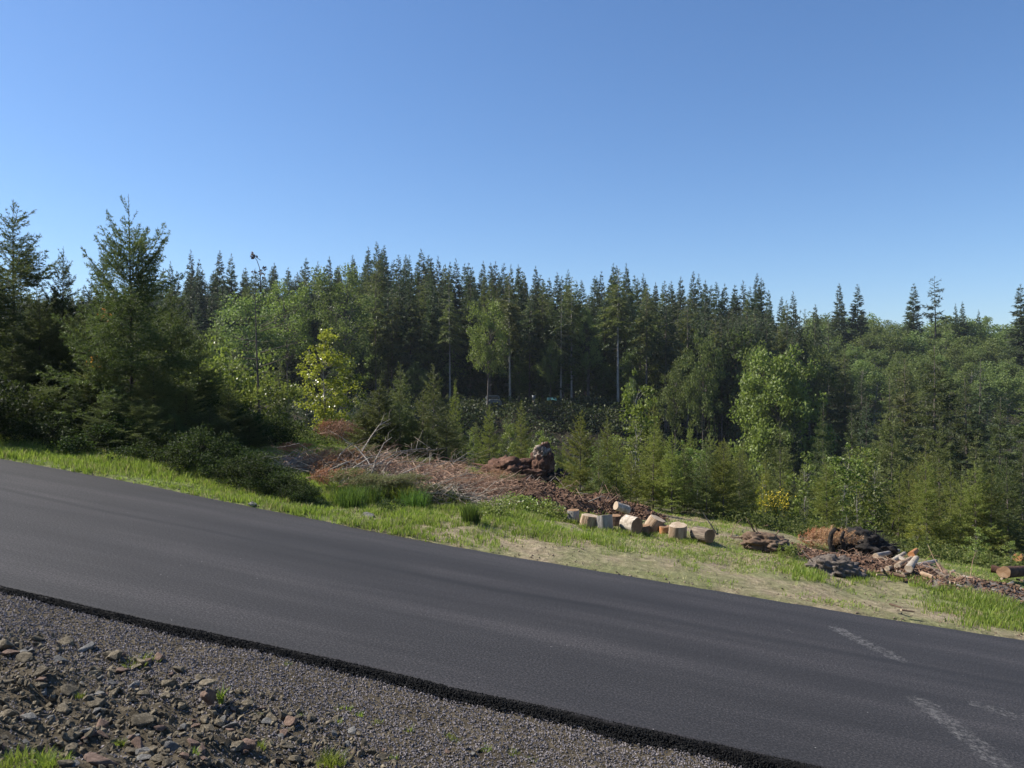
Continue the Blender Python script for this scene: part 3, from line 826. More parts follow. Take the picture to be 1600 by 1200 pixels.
bl(762, 472, 88, tallb, 16.0, 'yellow green broadleaf tree growing between firs above the white vehicle', .75, 'maple', name='broadleaf_tree')
bl(918, 480, 93, tallb, 16.0, 'soft green broadleaf tree squeezed between firs right of the pale trunks', .5, 'alder', name='broadleaf_tree')
bl(860, 530, 91, maple2, 12.0, 'thin leafy understory tree above the turquoise tarp', .55, 'alder', name='broadleaf_tree')
bl(1098, 520, 82, maple2, 12.0, 'small broadleaf tree with leaning stem in front of the close stand', .42, 'alder', name='broadleaf_tree')
bl(1055, 560, 84, maple2, 12.0, 'dark green broadleaf sapling left of the leaning stemmed tree', .5, 'alder', name='broadleaf_tree')
bl(1265, 520, 100, maple2, 12.0, 'dull green broadleaf crown behind the right shoulder of the round maple', .7, 'alder', name='broadleaf_tree')
bl(985, 590, 88, maple2, 12.0, 'low broadleaf tree at the foot of the brightest bare trunk', .5, 'alder', name='broadleaf_tree')
# big firs standing in the dip at right
midfir = []
for k in range(3):
    midfir.append(conifer(230 + k, 14.0, 2.9, bare=.05, dz=.42, nb=6, e0=-.05, e1=.6, droop=.22, twig_sp=.28, twig_k=.42, spacing=.065, nl=.30, nw=.085, spread=.45, leader=.05, prof=.75,
                          ndroop=.15, rad=.17, jag=.45, missing=.06))
for i, (px, top, Y, sx, lab, mt) in enumerate([
    (1288, 630, 48, .75, 'bluish green fir with a rounded top in the dark gap right of the maple', 'fir_near'),
    (1332, 638, 50, .65, 'smaller dark fir just right of the rounded bluish fir', 'fir_near'),
    (1390, 590, 55, .9, 'olive fir left of the largest fir on the right', 'fir_olive'),
    (1458, 540, 58, 1.1, 'largest dark fir on the right', 'fir_near'),
    (1418, 560, 62, .95, 'dark fir behind and left of the largest fir on the right', 'fir_olive'),
    (1510, 590, 60, .95, 'dark fir right of the largest fir', 'fir_near'),
    (1565, 620, 50, 1.0, 'dark fir with heavy boughs second from the right edge', 'fir_near'),
    (1612, 575, 52, 1.15, 'tall dark fir running out of the right edge', 'fir_near'),
    (1296, 498, 110, 1.0, 'dark ragged fir at the left end of the pale hillside', 'fir_far'),
    (1275, 505, 105, .9, 'dark fir just behind the round maple', 'fir_far'),
    (1320, 545, 96, .9, 'brown green fir in front of the left end of the pale hillside', 'fir_olive'),
    (1345, 580, 80, .8, 'dark fir low in front of the pale hillside', 'fir_far'),
    (1355, 620, 64, .7, 'dark fir filling the gap behind the olive fir', 'fir_far'),
    (1240, 640, 70, .7, 'dark fir under the right side of the round maple', 'fir_far'),
    (1530, 560, 80, .9, 'dark fir deep between the pale crowns on the right', 'fir_far')]):
    p = gpt(px, Y)
    plant('fir_tree', midfir[i % 3], (M['bark'], M[mt]), p, (600 - top) / F * Y - p.z, lab, 'fir tree', None, sx, base_h=14.0)
# left mid firs behind the thicket
for i, (px, top, Y, sx, mt) in enumerate([(-20, 470, 45, 1.2, 'fir_near'), (60, 430, 50, 1.0, 'fir_near'), (110, 455, 55, 1.0, 'fir_far'), (250, 480, 50, 1.1, 'fir_near'), (300, 490, 46, 1.1, 'fir_olive'),
                                          (340, 500, 42, 1.2, 'fir_olive'), (365, 545, 34, 1.2, 'fir_olive'), (440, 560, 38, 1.1, 'fir_olive'), (310, 560, 32, 1.2, 'fir_olive'), (480, 600, 45, 1.0, 'fir_far'), (560, 610, 50, .9, 'fir_far'), (615, 600, 55, .9, 'fir_far')]):
    p = gpt(px, Y)
    plant('fir_tree', midfir[i % 3], (M['bark'], M[mt]), p, (600 - top) / F * Y - p.z, 'dull green fir in the second line behind the roadside thicket' if px < 460 else 'dull dark fir low before the forest behind the bright cottonwood',
          'fir tree', 'second line firs behind the thicket' if px < 460 else 'low firs behind the cottonwood', sx, base_h=14.0)

# shrubs covering the shaded bank and valley: undergrowth mass
def undergrowth(name, label, n, sampler, size, leaf, mat, seed):
    g = np.random.default_rng(seed)
    mb = MB()
    X, Y = sampler(g, n)
    Z = ground_z(X, Y)
    sc = size * (.5 + g.random(n))
    m = 34
    idx = np.repeat(np.arange(n), m)
    d = nrm(g.normal(size=(n * m, 3))); d[:, 2] = np.abs(d[:, 2])
    P = np.stack([X, Y, Z], 1)[idx] + d * (sc[idx] * (.4 + .6 * g.random(n * m)))[:, None]
    leaf_quads(mb, P, g, leaf, .6, .5)
    o = link(name, mb.mesh(name), mat); tag(o, label, 'undergrowth', kind='stuff')
def samp_bank(g, n):
    Y = g.uniform(50, 135, n); return g.uniform(-.30, .64, n) * Y, Y
undergrowth('bank_undergrowth', 'dark low scrub covering the shaded bank below the forest', 4200, samp_bank, 1.1, .30, M['bank'], 61)
def samp_crest(g, n):
    Y = g.uniform(84, 100, n); return g.uniform(-.20, .18, n) * Y, Y
undergrowth('crest_undergrowth', 'dense dark scrub along the top of the shaded bank under the trunks', 1000, samp_crest, 1.0, .28, M['bank'], 64)
def samp_valley(g, n):
    Y = g.uniform(23, 50, n); return g.uniform(-.45, .70, n) * Y, Y
undergrowth('valley_undergrowth', 'tangled low scrub filling the ground between the young firs', 1500, samp_valley, .55, .10, M['shrub'], 62)

def samp_edge(g, n):
    px = np.where(g.random(n) < .72, g.uniform(1120, 1680, n), g.uniform(380, 640, n)); s = g.uniform(17.2, 22.5, n)
    s = np.where(px < 700, g.uniform(18.6, 23, n), s)
    k = (px - 800) / F; Y = s / (PY + PX * k)
    return k * Y, Y
undergrowth('edge_undergrowth', 'low leafy scrub between the debris and the young firs', 900, samp_edge, .30, .06, M['scrub'], 63)

# ------------------------------------------------------------------ young firs in the cleared ground
young = []
for k in range(6):
    young.append(conifer(300 + k, 4.5, 1.25 + .12 * (k % 3), bare=.03, dz=.22, nb=6, e0=.22, e1=.85, droop=.12, twig_sp=.11, twig_k=.42, spacing=.022, nl=.085, nw=.022, spread=.5, leader=.12, prof=.80,
                         ndroop=.02, rad=.045, bow=.10, jag=.5, missing=.08))
def young_at(px, top, Y, lab, group=None, sxy=1.0, mat='fir_young', k=None, name='young_fir'):
    p = gpt(px, Y)
    return plant(name, young[random.randrange(6) if k is None else k], (M['bark'], M[mat]), p, (600 - top) / F * Y - p.z, lab, 'young fir', group, sxy, base_h=4.5)
named_young = [(626, 565, 26, 1.0, 'slim young fir with a tall bare leader behind the brush pile', 'fir_olive'), (676, 568, 25, 1.0, 'young fir with upturned boughs right of the slim one behind the brush pile', 'fir_olive'),
               (712, 590, 27, .6, 'narrow young fir tip between the brush pile fir and the root stump', 'fir_young'), (764, 632, 24, .85, 'young fir left of the pale leafy sapling above the root stump', 'fir_young'),
               (815, 625, 23.5, .8, 'young fir with a feathery top directly above the root stump', 'fir_young'), (880, 690, 25, .7, 'low young fir right of the root stump', 'fir_young'),
               (948, 648, 24, .8, 'dark young fir with a flat tier just left of the leafy sapling', 'fir_young'), (1018, 622, 25, .7, 'narrow young fir tip beside the tall leafy sapling', 'fir_young'),
               (1080, 655, 26, .85, 'young fir whose thin leader shows against the dark stand', 'fir_young'), (1110, 675, 24, .9, 'young fir with bushy shoulders below the close dark stand', 'fir_young'),
               (1137, 690, 26, .8, 'shorter young fir between two taller ones below the dark stand', 'fir_young'), (1160, 690, 24, .8, 'young fir with spiky top right of the shorter one', 'fir_young'),
               (1218, 655, 27, .95, 'tall slender young fir below the round maple', 'fir_olive'), (1285, 690, 25, 1.1, 'broad bluish young fir behind the black root', 'fir_near'),
               (1350, 700, 25, 1.0, 'young fir above the cut log pieces at right', 'fir_young'), (1395, 640, 30, 1.0, 'taller young fir in front of the olive fir at right', 'fir_olive'),
               (1445, 690, 24, 1.1, 'broad young fir behind the bright leafy sapling at right', 'fir_young'), (1470, 650, 28, .9, 'young fir tip under the largest dark fir', 'fir_olive'),
               (1520, 680, 25, 1.1, 'young fir with dead tipped twigs near the right edge', 'fir_olive'), (1575, 715, 21, 1.2, 'dark young fir filling the right edge above the orange log', 'fir_near'), (1600, 690, 25, 1.1, 'young fir cut off by the right edge', 'fir_near')]
for px, top, Y, sx, lab, mt in named_young: young_at(px, top, Y, lab, None, sx, mt)
for k in range(48):
    px = 845 + 790 * (k + random.random()) / 48
    Y = random.choice([21.0, 22.5, 26, 30, 34]) + random.uniform(-.7, .7)
    if px > 1180: Y -= 1.0
    top = np.interp(px, [845, 1000, 1150, 1300, 1600], [715, 700, 712, 728, 735]) + random.uniform(-22, 26)
    young_at(px, top, Y, 'young bright green fir in the dense row behind the logs', 'young firs in the dense row behind the logs', .62 + .35 * random.random(), 'fir_young' if random.random() < .7 else 'fir_near')
sap = [broadleaf(450 + k, 3.2, .75, .3, 42, 38, .085, .20, rad=.022, aspect=.75, up=.3, top_taper=.9, lumps=.5) for k in range(4)]
YB_X = [840, 1000, 1100, 1200, 1320, 1450, 1600, 1660]; YB_Y = [778, 800, 812, 822, 838, 866, 884, 892]
for k in range(28):
    px = 898 + 740 * (k + .2 + .6 * random.random()) / 28
    p = hit(px, np.interp(px, YB_X, YB_Y) - random.uniform(2, 7))
    H = random.uniform(1.15, 2.1) + (.35 if px > 1180 else 0)
    plant('young_fir', young[random.randrange(6)], (M['bark'], M['fir_young'] if random.random() < .75 else M['fir_olive']), p, H, 'small sunlit young fir standing right behind the logs and debris', 'young fir', 'small firs right behind the logs', .75 + .4 * random.random(), base_h=4.5)
for k in range(9):
    px = 560 + 185 * (k + random.random()) / 12
    p = hit(px, np.interp(px, [560, 850], [722, 762]))
    plant('young_fir', young[random.randrange(6)], (M['bark'], M['fir_olive']), p, random.uniform(1.0, 2.0), 'small olive young fir at the back edge of the brush pile', 'young fir', 'small firs at the back of the brush pile', 1.4, base_h=4.5)
for k in range(12):
    px = random.uniform(700, 1400); Y = random.uniform(20, 26)
    p = gpt(px, Y); plant('leafy_sapling', sap[k % 4], (M['palebark'], M['maple' if k % 2 else 'bright']), p, (600 - random.uniform(670, 725)) / F * Y - p.z, 'pale green leafy sapling scattered among the young firs', 'sapling', 'leafy saplings among the young firs', 1.1, base_h=3.2)
for k in range(14):
    px = 540 + 310 * (k + random.random()) / 14
    young_at(px, 665 + random.uniform(-22, 22), 25 + 6 * random.random(), 'young olive green fir in the row behind the brush pile', 'young firs behind the brush pile', 1.0 + .3 * random.random(), random.choice(['fir_olive', 'fir_young']))

# ------------------------------------------------------------------ the roadside thicket at left
big = [conifer(400 + k, 5.4, [1.95, 2.1, 1.5][k], bare=.02, dz=.20, nb=6, e0=.10, e1=[1.2, .85, 1.1][k], droop=.10, twig_sp=.075, twig_k=.46, spacing=.0145, nl=.065, nw=.017, spread=.5, leader=[.20, .10, .16][k], prof=[.60, .80, .8][k],
               ndroop=.02, rad=.055, bow=.14, jag=.65, missing=.12) for k in range(3)]
def big_at(px, top, Y, k, lab, sxy=1.0, mat='fir_near', rz=None):
    p = gpt(px, Y)
    return plant('young_fir', big[k], (M['darkbark'], M[mat]), p, (600 - top) / F * Y - p.z, lab, 'young fir', None, sxy, base_h=5.4, rz=rz)
big_at(205, 303, 16.0, 0, 'large roadside fir with spiky candelabra top, tallest of the left thicket', .80, rz=.6)
big_at(26, 312, 19.0, 1, 'dense dark fir with tiered boughs at the left edge of the photo', .95)
big_at(-40, 350, 17.0, 1, 'dark fir mostly outside the left edge', 1.0)
big_at(98, 385, 19.5, 2, 'thin fir with a bare leader between the left edge fir and the candelabra fir', .8)
big_at(159, 378, 19.0, 2, 'thin fir with sparse upturned twigs just left of the candelabra fir', .8)
big_at(130, 470, 17.2, 0, 'shorter bushy fir low in the left thicket before the thin leaders', 1.1)
big_at(60, 455, 16.6, 1, 'bushy dark fir in front of the left edge fir', 1.05)
big_at(265, 440, 18.0, 1, 'bushy fir forming the right shoulder of the candelabra fir', .95, 'fir_near')
big_at(240, 560, 15.6, 1, 'bushy young fir low in front of the candelabra fir', 1.3, 'fir_olive')
big_at(150, 540, 16.0, 2, 'olive bushy young fir low left of the candelabra trunk', 1.7, 'fir_olive')
for px_, top_, Y_, k_, s_ in [(70, 590, 15.3, 0, 1.7), (120, 600, 15.2, 2, 1.9), (175, 610, 15.0, 1, 1.9), (225, 620, 15.0, 0, 1.9), (275, 640, 15.0, 2, 1.9), (325, 630, 15.6, 1, 1.7), (355, 600, 17.0, 2, 1.5), (-15, 590, 15.6, 1, 1.6), (390, 640, 17.5, 0, 1.4)]:
    o_ = big_at(px_, top_, Y_, k_, 'low bushy fir with boughs down to the ground along the thicket front', s_, 'fir_olive' if k_ == 0 else 'fir_near'); o_['group'] = 'low firs along the thicket front'
big_at(20, 530, 16.0, 1, 'low bushy fir in front at the left edge', 1.4)
big_at(290, 590, 16.5, 2, 'low olive fir at the right foot of the candelabra fir', 1.7, 'fir_olive')
big_at(310, 520, 18.5, 2, 'lower olive fir right of the candelabra fir', 1.2, 'fir_olive')
# thin dead topped fir with sparse boughs
snag = conifer(420, 5.0, 1.35, bare=.14, dz=.42, nb=3, e0=.25, e1=.35, droop=.12, twig_sp=.13, twig_k=.40, spacing=.045, nl=.06, nw=.012, spread=.5, leader=.22, prof=.35, rad=.045, jag=.9, missing=.25, lean=.03)
p = gpt(407, 19)
sg = plant('dead_topped_fir', snag, (M['bark'], M['fir_olive']), p, (600 - 418) / F * 19 - p.z, 'thin sparse fir with long bare side branches and a dead top left of the cottonwood', 'fir tree', base_h=5.0, rz=2.2)
def snag_top():
    g = np.random.default_rng(9); mb = MB(); fo = MB()
    H = 5.0
    pts = np.array([[0, 0, 4.3], [0, 0, 4.75], [-.03, 0, 5.0], [-.10, 0, 5.2], [-.19, 0, 5.32]])
    mb.tube(pts, [.014, .012, .010, .009, .007], 5)
    cs = [(-.21, 0, 5.33, .09, 34), (.12, 0, 4.98, .07, 14), (-.20, .05, 4.90, .05, 8), (.03, 0, 4.85, .10, 14), (.08, 0, 4.7, .10, 8)]
    for x, y, z, r, n in cs:
        mb.tube(np.array([[0, 0, z - .12], [x * .6, y, z - .04], [x, y, z]]), [.008, .006, .004], 4)
        leaf_quads(fo, np.array([x, y, z]) + g.normal(size=(n, 3)) * r * .5, g, .07, .8, .2)
    # long bare boughs
    for z, a, L, up_ in [(3.3, 0.1, 1.3, .5), (3.35, -.1, 1.0, .55), (3.2, .3, .8, .35), (2.6, .2, 1.2, .3), (2.2, 0.1, .9, .35), (2.4, 3.1, .9, .1), (2.9, 3.0, .7, .15)]:
        tt = np.linspace(0, 1, 6)
        q = np.stack([np.cos(a) * L * tt, np.sin(a) * L * tt, z + L * up_ * tt], 1)
        mb.tube(q, .014 * (1 - .75 * tt), 4)
        for j in range(9):
            u = .3 + .7 * g.random(); b = q[0] + (q[-1] - q[0]) * u
            e = b + np.array([np.cos(a) * .22, g.normal() * .12, .1 + g.normal() * .08])
            mb.tube(np.array([b, e]), [.005, .002], 3)
    return mb, fo
mbt, fot = snag_top()
bo = bpy.data.objects.new('bare_boughs', mbt.mesh('bare_boughs')); C.objects.link(bo); bo.parent = sg; bo.data.materials.append(M['bark']); bo.rotation_euler.z = -2.2
to = bpy.data.objects.new('withered_leaves', fot.mesh('withered_leaves')); C.objects.link(to); to.parent = sg; to.data.materials.append(M['darkleaf']); to.rotation_euler.z = -2.2

# dark bramble and leafy shrubs along the thicket
bram = [broadleaf(430 + k, 1.3, 1.15, .05, 60, 95, .062, .28, rad=.02, aspect=.7, up=.6, top_taper=.2, lumps=.4) for k in range(4)]
def shrub(px, py, H, sxy, lab, mat='shrub', k=None, group=None, name='bramble_bush', cat='bush', Y=None, base=bram, bh=1.3):
    p = hit(px, py) if Y is None else gpt(px, Y)
    p.z -= .04
    return plant(name, base[random.randrange(len(base)) if k is None else k], (M['darkbark'], M[mat]), p, H, lab, cat, group, sxy, base_h=bh, parts=('stems', 'leaves'))
BR = ['dark bramble bush cut by the left edge of the photo', 'tall dark bramble bush just inside the left edge', 'low dark bramble bush under the gap between the left edge firs', 'flat low bramble bush left of the candelabra fir trunk',
      'taller bramble bush right under the candelabra fir', 'flat bramble bush just right of the candelabra fir trunk', 'dark bramble bush under the right boughs of the candelabra fir', 'taller narrow bramble bush below the right shoulder of the thicket',
      'bramble bush where the thicket front turns toward the brush pile', 'dark bramble bush fourth from the right end of the bramble row', 'dark bramble bush third from the right end of the bramble row', 'low bramble bush second from the right end of the bramble row', 'smallest bramble bush at the right end of the row beside the rushes']
bl_l = 'dark leafy bramble bush massed under the roadside firs'; bl_g = 'bramble bushes under the roadside firs'
for px, py, H, s_ in [(-30, 688, 1.2, 1.1), (30, 688, .8, 1.1), (85, 696, .6, 1.3), (140, 706, .45, 1.6), (190, 708, .7, 1.0), (235, 720, .45, 1.5), (280, 728, .6, 1.3), (320, 736, .8, .9), (355, 750, .6, 1.1),
                      (390, 762, .6, 1.1), (425, 772, .5, 1.1), (455, 780, .4, 1.1), (478, 786, .3, 1.1)]:
    bi = [-30, 30, 85, 140, 190, 235, 280, 320, 355, 390, 425, 455, 478].index(px)
    shrub(px, py, H, s_, BR[bi], group=bl_g)
for px, Y, H in [(-20, 17, 1.6), (50, 17.5, 1.2), (110, 17, .9), (170, 17, .8), (230, 17.5, .8), (290, 17.5, .9), (340, 18, 1.0), (380, 18, .9), (430, 18.5, .8), (90, 19.5, 1.6), (20, 20, 2.0), (160, 20, 1.5), (230, 20, 1.5)]:
    shrub(px, 0, H, .9, 'tall dark leafy shrub in the depth of the left thicket', Y=Y, group='tall shrubs in the left thicket', name='leafy_shrub')
shrub(370, 0, 1.6, .8, 'lighter green glossy shrub at the foot of the dead topped fir', 'bright', Y=19.3, name='leafy_shrub')
shrub(345, 0, 2.3, .7, 'yellowish green shrub peeping out right of the candelabra fir', 'bright', Y=20.5, name='leafy_shrub')
# two sprays of orange leaves hanging in the candelabra fir
def leaf_spray(px, py, Y, n, r, lab):
    g = np.random.default_rng(int(px)); mb = MB()
    c = Vector(((px - 800) / F * Y, Y, (600 - py) / F * Y))
    leaf_quads(mb, g.normal(size=(n, 3)) * r, g, .07, .8, .3)
    tw = MB(); tw.tube(np.array([[.25, .5, -.3], [.1, .25, -.1], [0, 0, 0]]), [.006, .004, .002], 4)
    o = thing('autumn_spray', lab, 'leaf spray', c)
    link('leaves', mb.mesh('leaves'), M['orange_leaf'], o); link('twig', tw.mesh('twig'), M['stick'], o)
leaf_spray(147, 560, 15.4, 22, .07, 'lower spray of orange leaves on the left side of the candelabra fir')
leaf_spray(164, 493, 15.6, 16, .06, 'upper spray of orange leaves on the left side of the candelabra fir')

# bright cottonwood and leafy saplings
cott = broadleaf(440, 4.0, 1.0, .25, 70, 60, .085, .26, rad=.04, aspect=.75, up=.3, top_taper=1.05, lumps=.45)
p = gpt(508, 22.5)
plant('cottonwood', cott, (M['palebark'], M['cotton']), p, (600 - 512) / F * 22.5 - p.z, 'bright yellow green glossy leaved young cottonwood rising above the reddish dead boughs', 'young tree', None, 1.12, base_h=4.0)
def sapling(px, top, Y, k, lab, sxy=1.0, mat='bright', group=None):
    p = gpt(px, Y)
    return plant('leafy_sapling', sap[k % 4], (M['palebark'], M[mat]), p, (600 - top) / F * Y - p.z, lab, 'sapling', group, sxy, base_h=3.2)
sapling(542, 560, 23.5, 0, 'duller leafy sapling merging into the right side of the cottonwood', 1.1, 'maple')
sapling(1000, 578, 23, 1, 'tall leafy sapling with a loose top standing above the log rounds', .75, 'maple')
sapling(992, 655, 22, 2, 'bushy pale green sapling low behind the log rounds', 1.15, 'bright')
sapling(740, 668, 22.5, 3, 'pale yellowish sapling left of the root stump', 1.0, 'maple')
sapling(795, 662, 22, 0, 'pale yellowish sapling right behind the root stump', 1.0, 'bright')
sapling(893, 715, 22, 1, 'low yellowish bush between root stump and log rounds', 1.2, 'maple')
sapling(925, 700, 23, 2, 'leafy sapling left of the dark tiered fir', 1.0, 'maple')
sapling(1192, 742, 19.5, 3, 'slim bright yellow green sapling beside the yellow broom flowers', .7, 'cotton')
sapling(1340, 700, 22, 0, 'bright green leafy sapling above the black root mass', .9, 'bright')
sapling(1062, 690, 23, 1, 'leafy sapling behind the upright last log rounds', 1.0, 'maple')
sapling(445, 640, 19.5, 2, 'loose bright leaved sapling between dead topped fir and cottonwood', 1.0, 'bright')
sapling(421, 655, 18.5, 3, 'small bright leaved sapling in front of the dead topped fir trunk', .6, 'bright')
sapling(1432, 812, 16.2, 1, 'bright yellow green bush right of the split wood pieces', 1.4, 'cotton')
sapling(1450, 835, 16.0, 2, 'smaller bright bush right behind the split wood pieces', 1.3, 'bright')
sapling(1525, 825, 16.0, 3, 'bright leafy bush left of the orange log end', 1.3, 'bright')
sapling(1580, 845, 16.5, 0, 'bright leafy bush just above the orange log', 1.3, 'bright')
sapling(1322, 800, 17.2, 2, 'small round green bush above the curled black root', 1.8, 'shrub')
# broom flowers
def broom():
    g = np.random.default_rng(31); mb = MB(); st = MB()
    for k in range(26):
        a = g.random() * 6.28; L = .3 + .35 * g.random()
        e = np.array([math.cos(a) * L * .55, math.sin(a) * L * .55, L * 1.1])
        st.tube(np.array([[0, 0, 0], e * .5 + [0, 0, .05], e]), [.005, .004, .002], 3)
        leaf_quads(mb, e + g.normal(size=(14, 3)) * .06 - [0, 0, .05], g, .035, .9, .2)
    o = thing('broom_bush', 'yellow flowering broom bush behind the brown root clump', 'bush', gpt(1213, 18.2) + Vector((0, 0, .15)))
    link('flowers', mb.mesh('flowers'), M['broom'], o); link('stems', st.mesh('stems'), M['rush'], o)
broom()

# ------------------------------------------------------------------ stones, clods, lumps
def hull_mesh(name, seed, n=14, flat=.7, mat=None):
    g = np.random.default_rng(seed)
    bm = bmesh.new()
    for k in range(n):
        p = g.normal(size=3); p /= np.linalg.norm(p); p *= .42 + .12 * g.random()
        bm.verts.new((p[0], p[1] * (.7 + .3 * g.random()), p[2] * flat))
    r = bmesh.ops.convex_hull(bm, input=bm.verts)
    bmesh.ops.delete(bm, geom=[e for e in r['geom_interior'] if isinstance(e, bmesh.types.BMVert)], context='VERTS')
    if n >= 14: bmesh.ops.bevel(bm, geom=list(bm.edges), offset=.025, segments=1, affect='EDGES')
    me = bpy.data.meshes.new(name); bm.to_mesh(me); bm.free()
    if mat: me.materials.append(mat)
    return me

def lump_mesh(name, seed, sx, sy, sz, amp=.25, freq=2.0, sub=4, sm=True, base_flat=None):
    from mathutils import noise as mn
    bm = bmesh.new(); bmesh.ops.create_icosphere(bm, subdivisions=sub, radius=1.0)
    off = Vector((seed * 3.7, seed * 1.3, seed * 2.1))
    for v in bm.verts:
        p = v.co.copy()
        d = mn.fractal(p * freq + off, 1.0, 2.0, 5) * amp + mn.ridged_multi_fractal(p * freq * 1.7 + off, 1.0, 2.0, 3, 1.0, 2.0) * amp * .35
        q = p * (1 + d)
        v.co = Vector((q.x * sx, q.y * sy, q.z * sz))
        if base_flat is not None and v.co.z < base_flat: v.co.z = base_flat
    me = bpy.data.meshes.new(name); bm.to_mesh(me); bm.free()
    if sm: me.polygons.foreach_set('use_smooth', np.ones(len(me.polygons), bool))
    return me

def scatter(name, P, rot, sc, protos, label, cat, mat, parent=None):
    """one object whose points carry small copies of a few shapes"""
    me = bpy.data.meshes.new(name); me.vertices.add(len(P)); me.vertices.foreach_set('co', np.asarray(P, np.float32).ravel())
    for nm, typ, key, d in (('rot', 'FLOAT_VECTOR', 'vector', rot), ('sc', 'FLOAT_VECTOR', 'vector', sc)):
        a = me.attributes.new(nm, typ, 'POINT'); a.data.foreach_set(key, np.asarray(d, np.float32).ravel())
    a = me.attributes.new('vi', 'INT', 'POINT'); a.data.foreach_set('value', rng.integers(0, len(protos), len(P)).astype(np.int32))
    me.materials.append(mat)
    o = bpy.data.objects.new(name, me); C.objects.link(o)
    tag(o, label, cat, kind='stuff')
    ng = bpy.data.node_groups.new('scatter_' + name, 'GeometryNodeTree')
    ng.interface.new_socket('Geometry', in_out='INPUT', socket_type='NodeSocketGeometry')
    ng.interface.new_socket('Geometry', in_out='OUTPUT', socket_type='NodeSocketGeometry')
    gi = ng.nodes.new('NodeGroupInput'); go = ng.nodes.new('NodeGroupOutput')
    g2i = ng.nodes.new('GeometryNodeGeometryToInstance')
    for pm in protos:
        po = bpy.data.objects.new('proto', pm)
        oi = ng.nodes.new('GeometryNodeObjectInfo'); oi.inputs['Object'].default_value = po
        ng.links.new(oi.outputs['Geometry'], g2i.inputs[0])
    iop = ng.nodes.new('GeometryNodeInstanceOnPoints'); iop.inputs['Pick Instance'].default_value = True
    def na(nm, dt):
        n = ng.nodes.new('GeometryNodeInputNamedAttribute'); n.data_type = dt; n.inputs['Name'].default_value = nm
        return [x for x in n.outputs if x.enabled and x.name == 'Attribute'][0]
    ng.links.new(gi.outputs[0], iop.inputs['Points']); ng.links.new(g2i.outputs[0], iop.inputs['Instance'])
    ng.links.new(na('vi', 'INT'), iop.inputs['Instance Index'])
    e2r = ng.nodes.new('FunctionNodeEulerToRotation')
    ng.links.new(na('rot', 'FLOAT_VECTOR'), e2r.inputs[0]); ng.links.new(e2r.outputs[0], iop.inputs['Rotation'])
    ng.links.new(na('sc', 'FLOAT_VECTOR'), iop.inputs['Scale'])
    ng.links.new(iop.outputs[0], go.inputs[0])
    md = o.modifiers.new('scatter', 'NODES'); md.node_group = ng
    return o

def in_view(x, y, m=.06):
    return (np.abs(x / np.maximum(y, .1)) < .64 + m)

# gravel shoulder
def shoulder():
    protos = [hull_mesh('gravel_stone', 500 + k, 9, .75, M['gravel']) for k in range(6)]
    n = 150000
    t = rng.uniform(-9, 7, n); dn = rng.uniform(-.02, 2.6, n)
    s = s_near(t) - dn
    x = PY * t + PX * s; y = -PX * t + PY * s
    bst = np.interp(t, [-6, -4, -2, 0, 3], [0.75, 0.85, 1.15, 1.7, 2.2]) + .25 * fbm(t * 2, dn * 2, 71)
    keep = in_view(x, y) & (rng.random(n) < 1 - .85 * smooth(-.1, .5, dn - bst)) & (y > 2.6) & (dn > .05 * fbm(t * 5, t * 0, 74, 3))
    x = x[keep]; y = y[keep]
    z = ground_z(x, y) + rng.uniform(-.002, .008, len(x))
    sc = rng.uniform(.012, .027, len(x))
    scatter('shoulder_gravel', np.stack([x, y, z], 1), rng.uniform(0, 6.28, (len(x), 3)), np.stack([sc, sc * rng.uniform(.6, 1, len(x)), sc * .8], 1), protos,
            'grey crushed gravel along the near road edge', 'gravel', M['gravel'])
    # asphalt crumbs on the raw edge
    protos = [hull_mesh('asphalt_crumb', 520 + k, 9, .8, M['crumb']) for k in range(4)]
    n = 30000
    t = rng.uniform(-9, 7, n); o_ = np.abs(rng.normal(0, .075, n)) * 1.0
    s = s_near(t) + .0 - o_ + .03
    s = s_near(t) + .03 - o_ * edge_k(t)
    x = PY * t + PX * s; y = -PX * t + PY * s
    z = plane(x, y) - np.interp(o_, [0, .05, .09, .3], [-.002, .03, .085, .118]) * edge_k(t) - .004 * (o_ > .03)
    k = in_view(x, y)
    sc = rng.uniform(.010, .026, k.sum())
    scatter('asphalt_crumbs', np.stack([x, y, z], 1)[k], rng.uniform(0, 6.28, (k.sum(), 3)), np.stack([sc] * 3, 1), protos, 'black loose asphalt crumbs along the raw road edge', 'asphalt crumbs', M['crumb'])
    # rubble on the bank
    protos = [hull_mesh('rubble_piece', 540 + k, 11, .65, M['rubble']) for k in range(7)]
    n = 46000
    x = rng.uniform(-6, 3.2, n); y = rng.uniform(2.4, 8.3, n)
    s = sco(x, y); t = tco(x, y); dn = s_near(t) - s
    bst = np.interp(t, [-6, -4, -2, 0, 3], [0.75, 0.85, 1.15, 1.7, 2.2])
    k = (dn > bst - .25 + .3 * fbm(x * 1.7, y * 1.7, 72)) & in_view(x, y)
    k &= rng.random(n) < .35 + .65 * smooth(-.35, .2, fbm(x * 1.3, y * 1.3, 73) + .1)
    x = x[k]; y = y[k]; m = len(x)
    sc = .014 + .062 * rng.random(m) ** 2.6
    z = ground_z(x, y) + sc * .12
    scatter('bank_rubble', np.stack([x, y, z], 1), rng.uniform(0, 6.28, (m, 3)), np.stack([sc, sc * rng.uniform(.6, 1, m), sc * rng.uniform(.5, .9, m)], 1), protos,
            'small broken stones and grit on the rocky bank in the foreground', 'rubble', M['rubble'])
shoulder()

